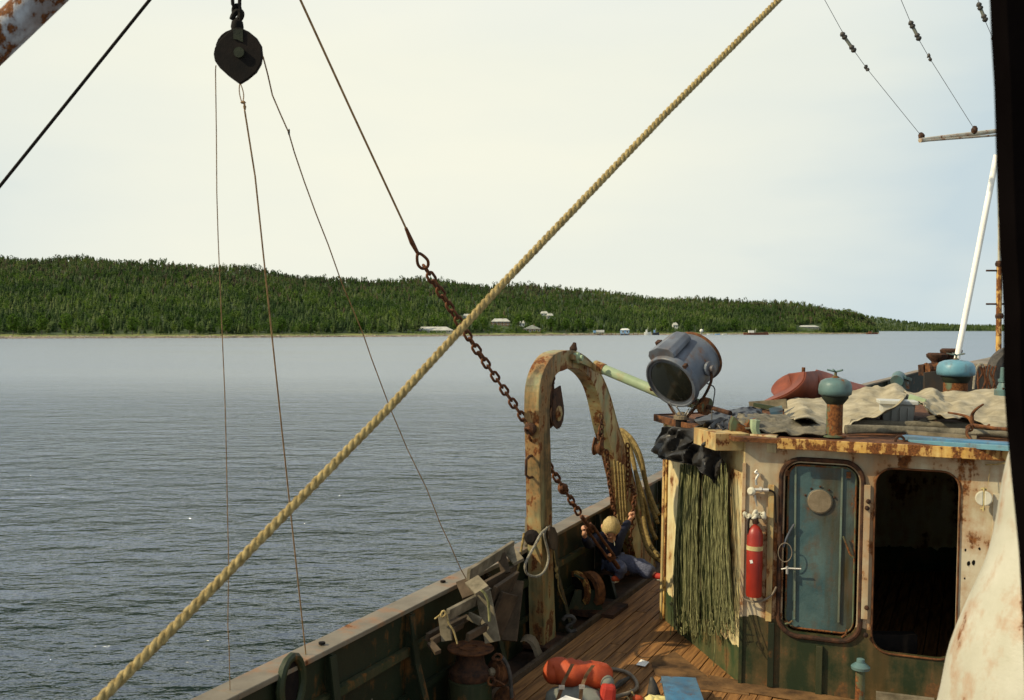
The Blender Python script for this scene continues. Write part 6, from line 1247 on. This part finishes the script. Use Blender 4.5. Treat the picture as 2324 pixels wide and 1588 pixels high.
# face: nose, ears, closed mouth line
fw = V((-.06, -.62, -.78)).normalized(); fs_ = fw.cross(UP).normalized(); fu = fs_.cross(fw)
fm = MB().ball(hd_c + fw * .098 - fu * .02, .014, 1, 1, 1.3, 8); fm.ball(hd_c + fs_ * .098 - fw * .01, .022, .5, 1, 1.2, 8).ball(hd_c - fs_ * .098 - fw * .01, .022, .5, 1, 1.2, 8); fm.ball(hd_c, .098, .92, 1, 1.08, 18); fm.ball(hd_c + fw * .055 - fu * .065, .05, 1, 1, .8, 10)
fm.build('face', 'skin', kid, smooth='all')
for s_ in (-1, 1): MB().ball(hd_c + fw * .090 + fs_ * s_ * .034 + fu * .012, .011, 1, .6, .6, 8).build('eye', 'black', kid)
MB().ball(hd_c + fw * .088 - fu * .062, .018, 1, .4, .25, 8).build('mouth', 'redcloth', kid)
mb = MB(); n_ = 26; top_ = (UP * .80 - fw * .10 + V((0, -.25, 0))).normalized(); q_ = top_.to_track_quat('Z', 'Y').to_matrix(); k_ = 0
for i in range(10):
    th = math.radians(1 + i * 11.5)
    for j in range(n_):
        a = 2 * math.pi * j / n_; dv = q_ @ V((math.sin(th) * math.cos(a), math.sin(th) * math.sin(a), math.cos(th))); rr = .110 + .006 * noise.noise(dv * 7) + .004 * math.sin(j * 2.7 + i * .4)
        if dv.dot(fw) > .86 and i > 6: rr = .085
        mb.v.append(hd_c + V((dv.x * rr * .90, dv.y * rr, dv.z * rr * 1.12)))
for i in range(9):
    for j in range(n_): mb.f.append((i * n_ + j, i * n_ + (j + 1) % n_, (i + 1) * n_ + (j + 1) % n_, (i + 1) * n_ + j))
mb.build('hair', 'hair', kid, smooth='all')
# hands with fingers closed round the chains
def hand(c, ax, toward, nm):
    ax = V(ax).normalized(); sd = V(toward).normalized(); sd = (sd - ax * sd.dot(ax)).normalized(); ot = ax.cross(sd); mb = MB()
    mb.ball(c - sd * .022, .026, 1, 1, 1.15, 10)
    for k in range(4):
        b = c + ax * (-.024 + k * .016); L_ = (.9, 1.0, .97, .8)[k]
        mb.tube(spline([b - sd * .02 + ot * .018, b + sd * .006 * L_ + ot * .026, b + sd * .024 * L_ + ot * .010, b + sd * .022 * L_ - ot * .014], 3), lambda t: .0088 - .002 * t, 7)
    mb.tube(spline([c - sd * .025 - ot * .01 + ax * .012, c + sd * .004 - ot * .026 + ax * .02, c + sd * .022 - ot * .012 + ax * .026], 3), .009, 7)
    mb.build('hand', 'skin', kid, smooth='all')
hand(d4(945, 560, 10.35), (p1 - p0), V((.6, -.4, .5)), 'l'); hand(d4(1575, 385, 11.15), (0, 0, 1), V((.6, -.5, .2)), 'r')
MB().tube([d4(925, 665, 10.37), d4(940, 590, 10.36)], .026, 9).build('wrist', 'skin', kid, smooth='all'); MB().tube([d4(1540, 465, 11.14), d4(1568, 410, 11.15)], .026, 9).build('wrist', 'skin', kid, smooth='all')
jv = [pelv + UP * .03, waist, chest, neck - UP * .035, sL, eL, d4(930, 690, 10.38), sR, eR, d4(1530, 480, 11.13)]
body('jacket', 'navy', kid, jv, [(0, 1), (1, 2), (2, 3), (2, 4), (4, 5), (5, 6), (2, 7), (7, 8), (8, 9)], [.118, .115, .125, .062, .068, .054, .042, .068, .052, .042])
tv = [pelv, hipR, kneR, ankR - V((.03, 0, -.01)), hipL, kneL, ankL + UP * .02]
body('trousers', 'jeans', kid, tv, [(0, 1), (1, 2), (2, 3), (0, 4), (4, 5), (5, 6)], [.112, .10, .098, .082, .095, .075, .055])
tr_ = [o for o in kid.children if o.name.startswith('trousers')][0]
for v in tr_.data.vertices:
    g = v.co + base_of(kid); f_ = noise.noise(V((g.x * 9, g.y * 5, g.z * 15))); v.co += v.normal * (.016 * (1 - 2 * abs(f_)) - .006)
for a, b, cc in ((toeR, ankR, 0), (toeL, ankL, 1)):
    MB().tube(spline([b + (b - a) * .25 + UP * .01, b, b.lerp(a, .6), a, a + (a - b) * .15], 3), lambda t: .04 * (1 - .35 * t), 10).build('shoe', 'redcloth' if cc == 0 else 'orange', kid, smooth='all')
    MB().tube([b + (b - a) * .2 - UP * .033, a - UP * .03], .018, 8).build('shoe_sole', 'offwhite', kid, smooth='all')
for x0, pts in ((0, ((1140, 655), (1180, 730), (1215, 790), (1230, 850))), (1, ((1318, 722), (1335, 760), (1338, 800)))):
    MB().tube([d4(x, y, 10.735) for x, y in pts], .004, 5).build('piping', 'offwhite', kid, smooth=True)
MB().beam(d4(1200, 1120, 11.0), d4(1560, 1135, 10.9), .34, .035, (0, 1, 0)).build('swing_board', 'darkrust', label='dark board the child sits on, hung between the chains', cat='board')

# ------------------------------------------------------------------ the whole ship leans one degree
bpy.context.view_layer.update()
for o in ship:
    o.matrix_world = HM @ o.matrix_world
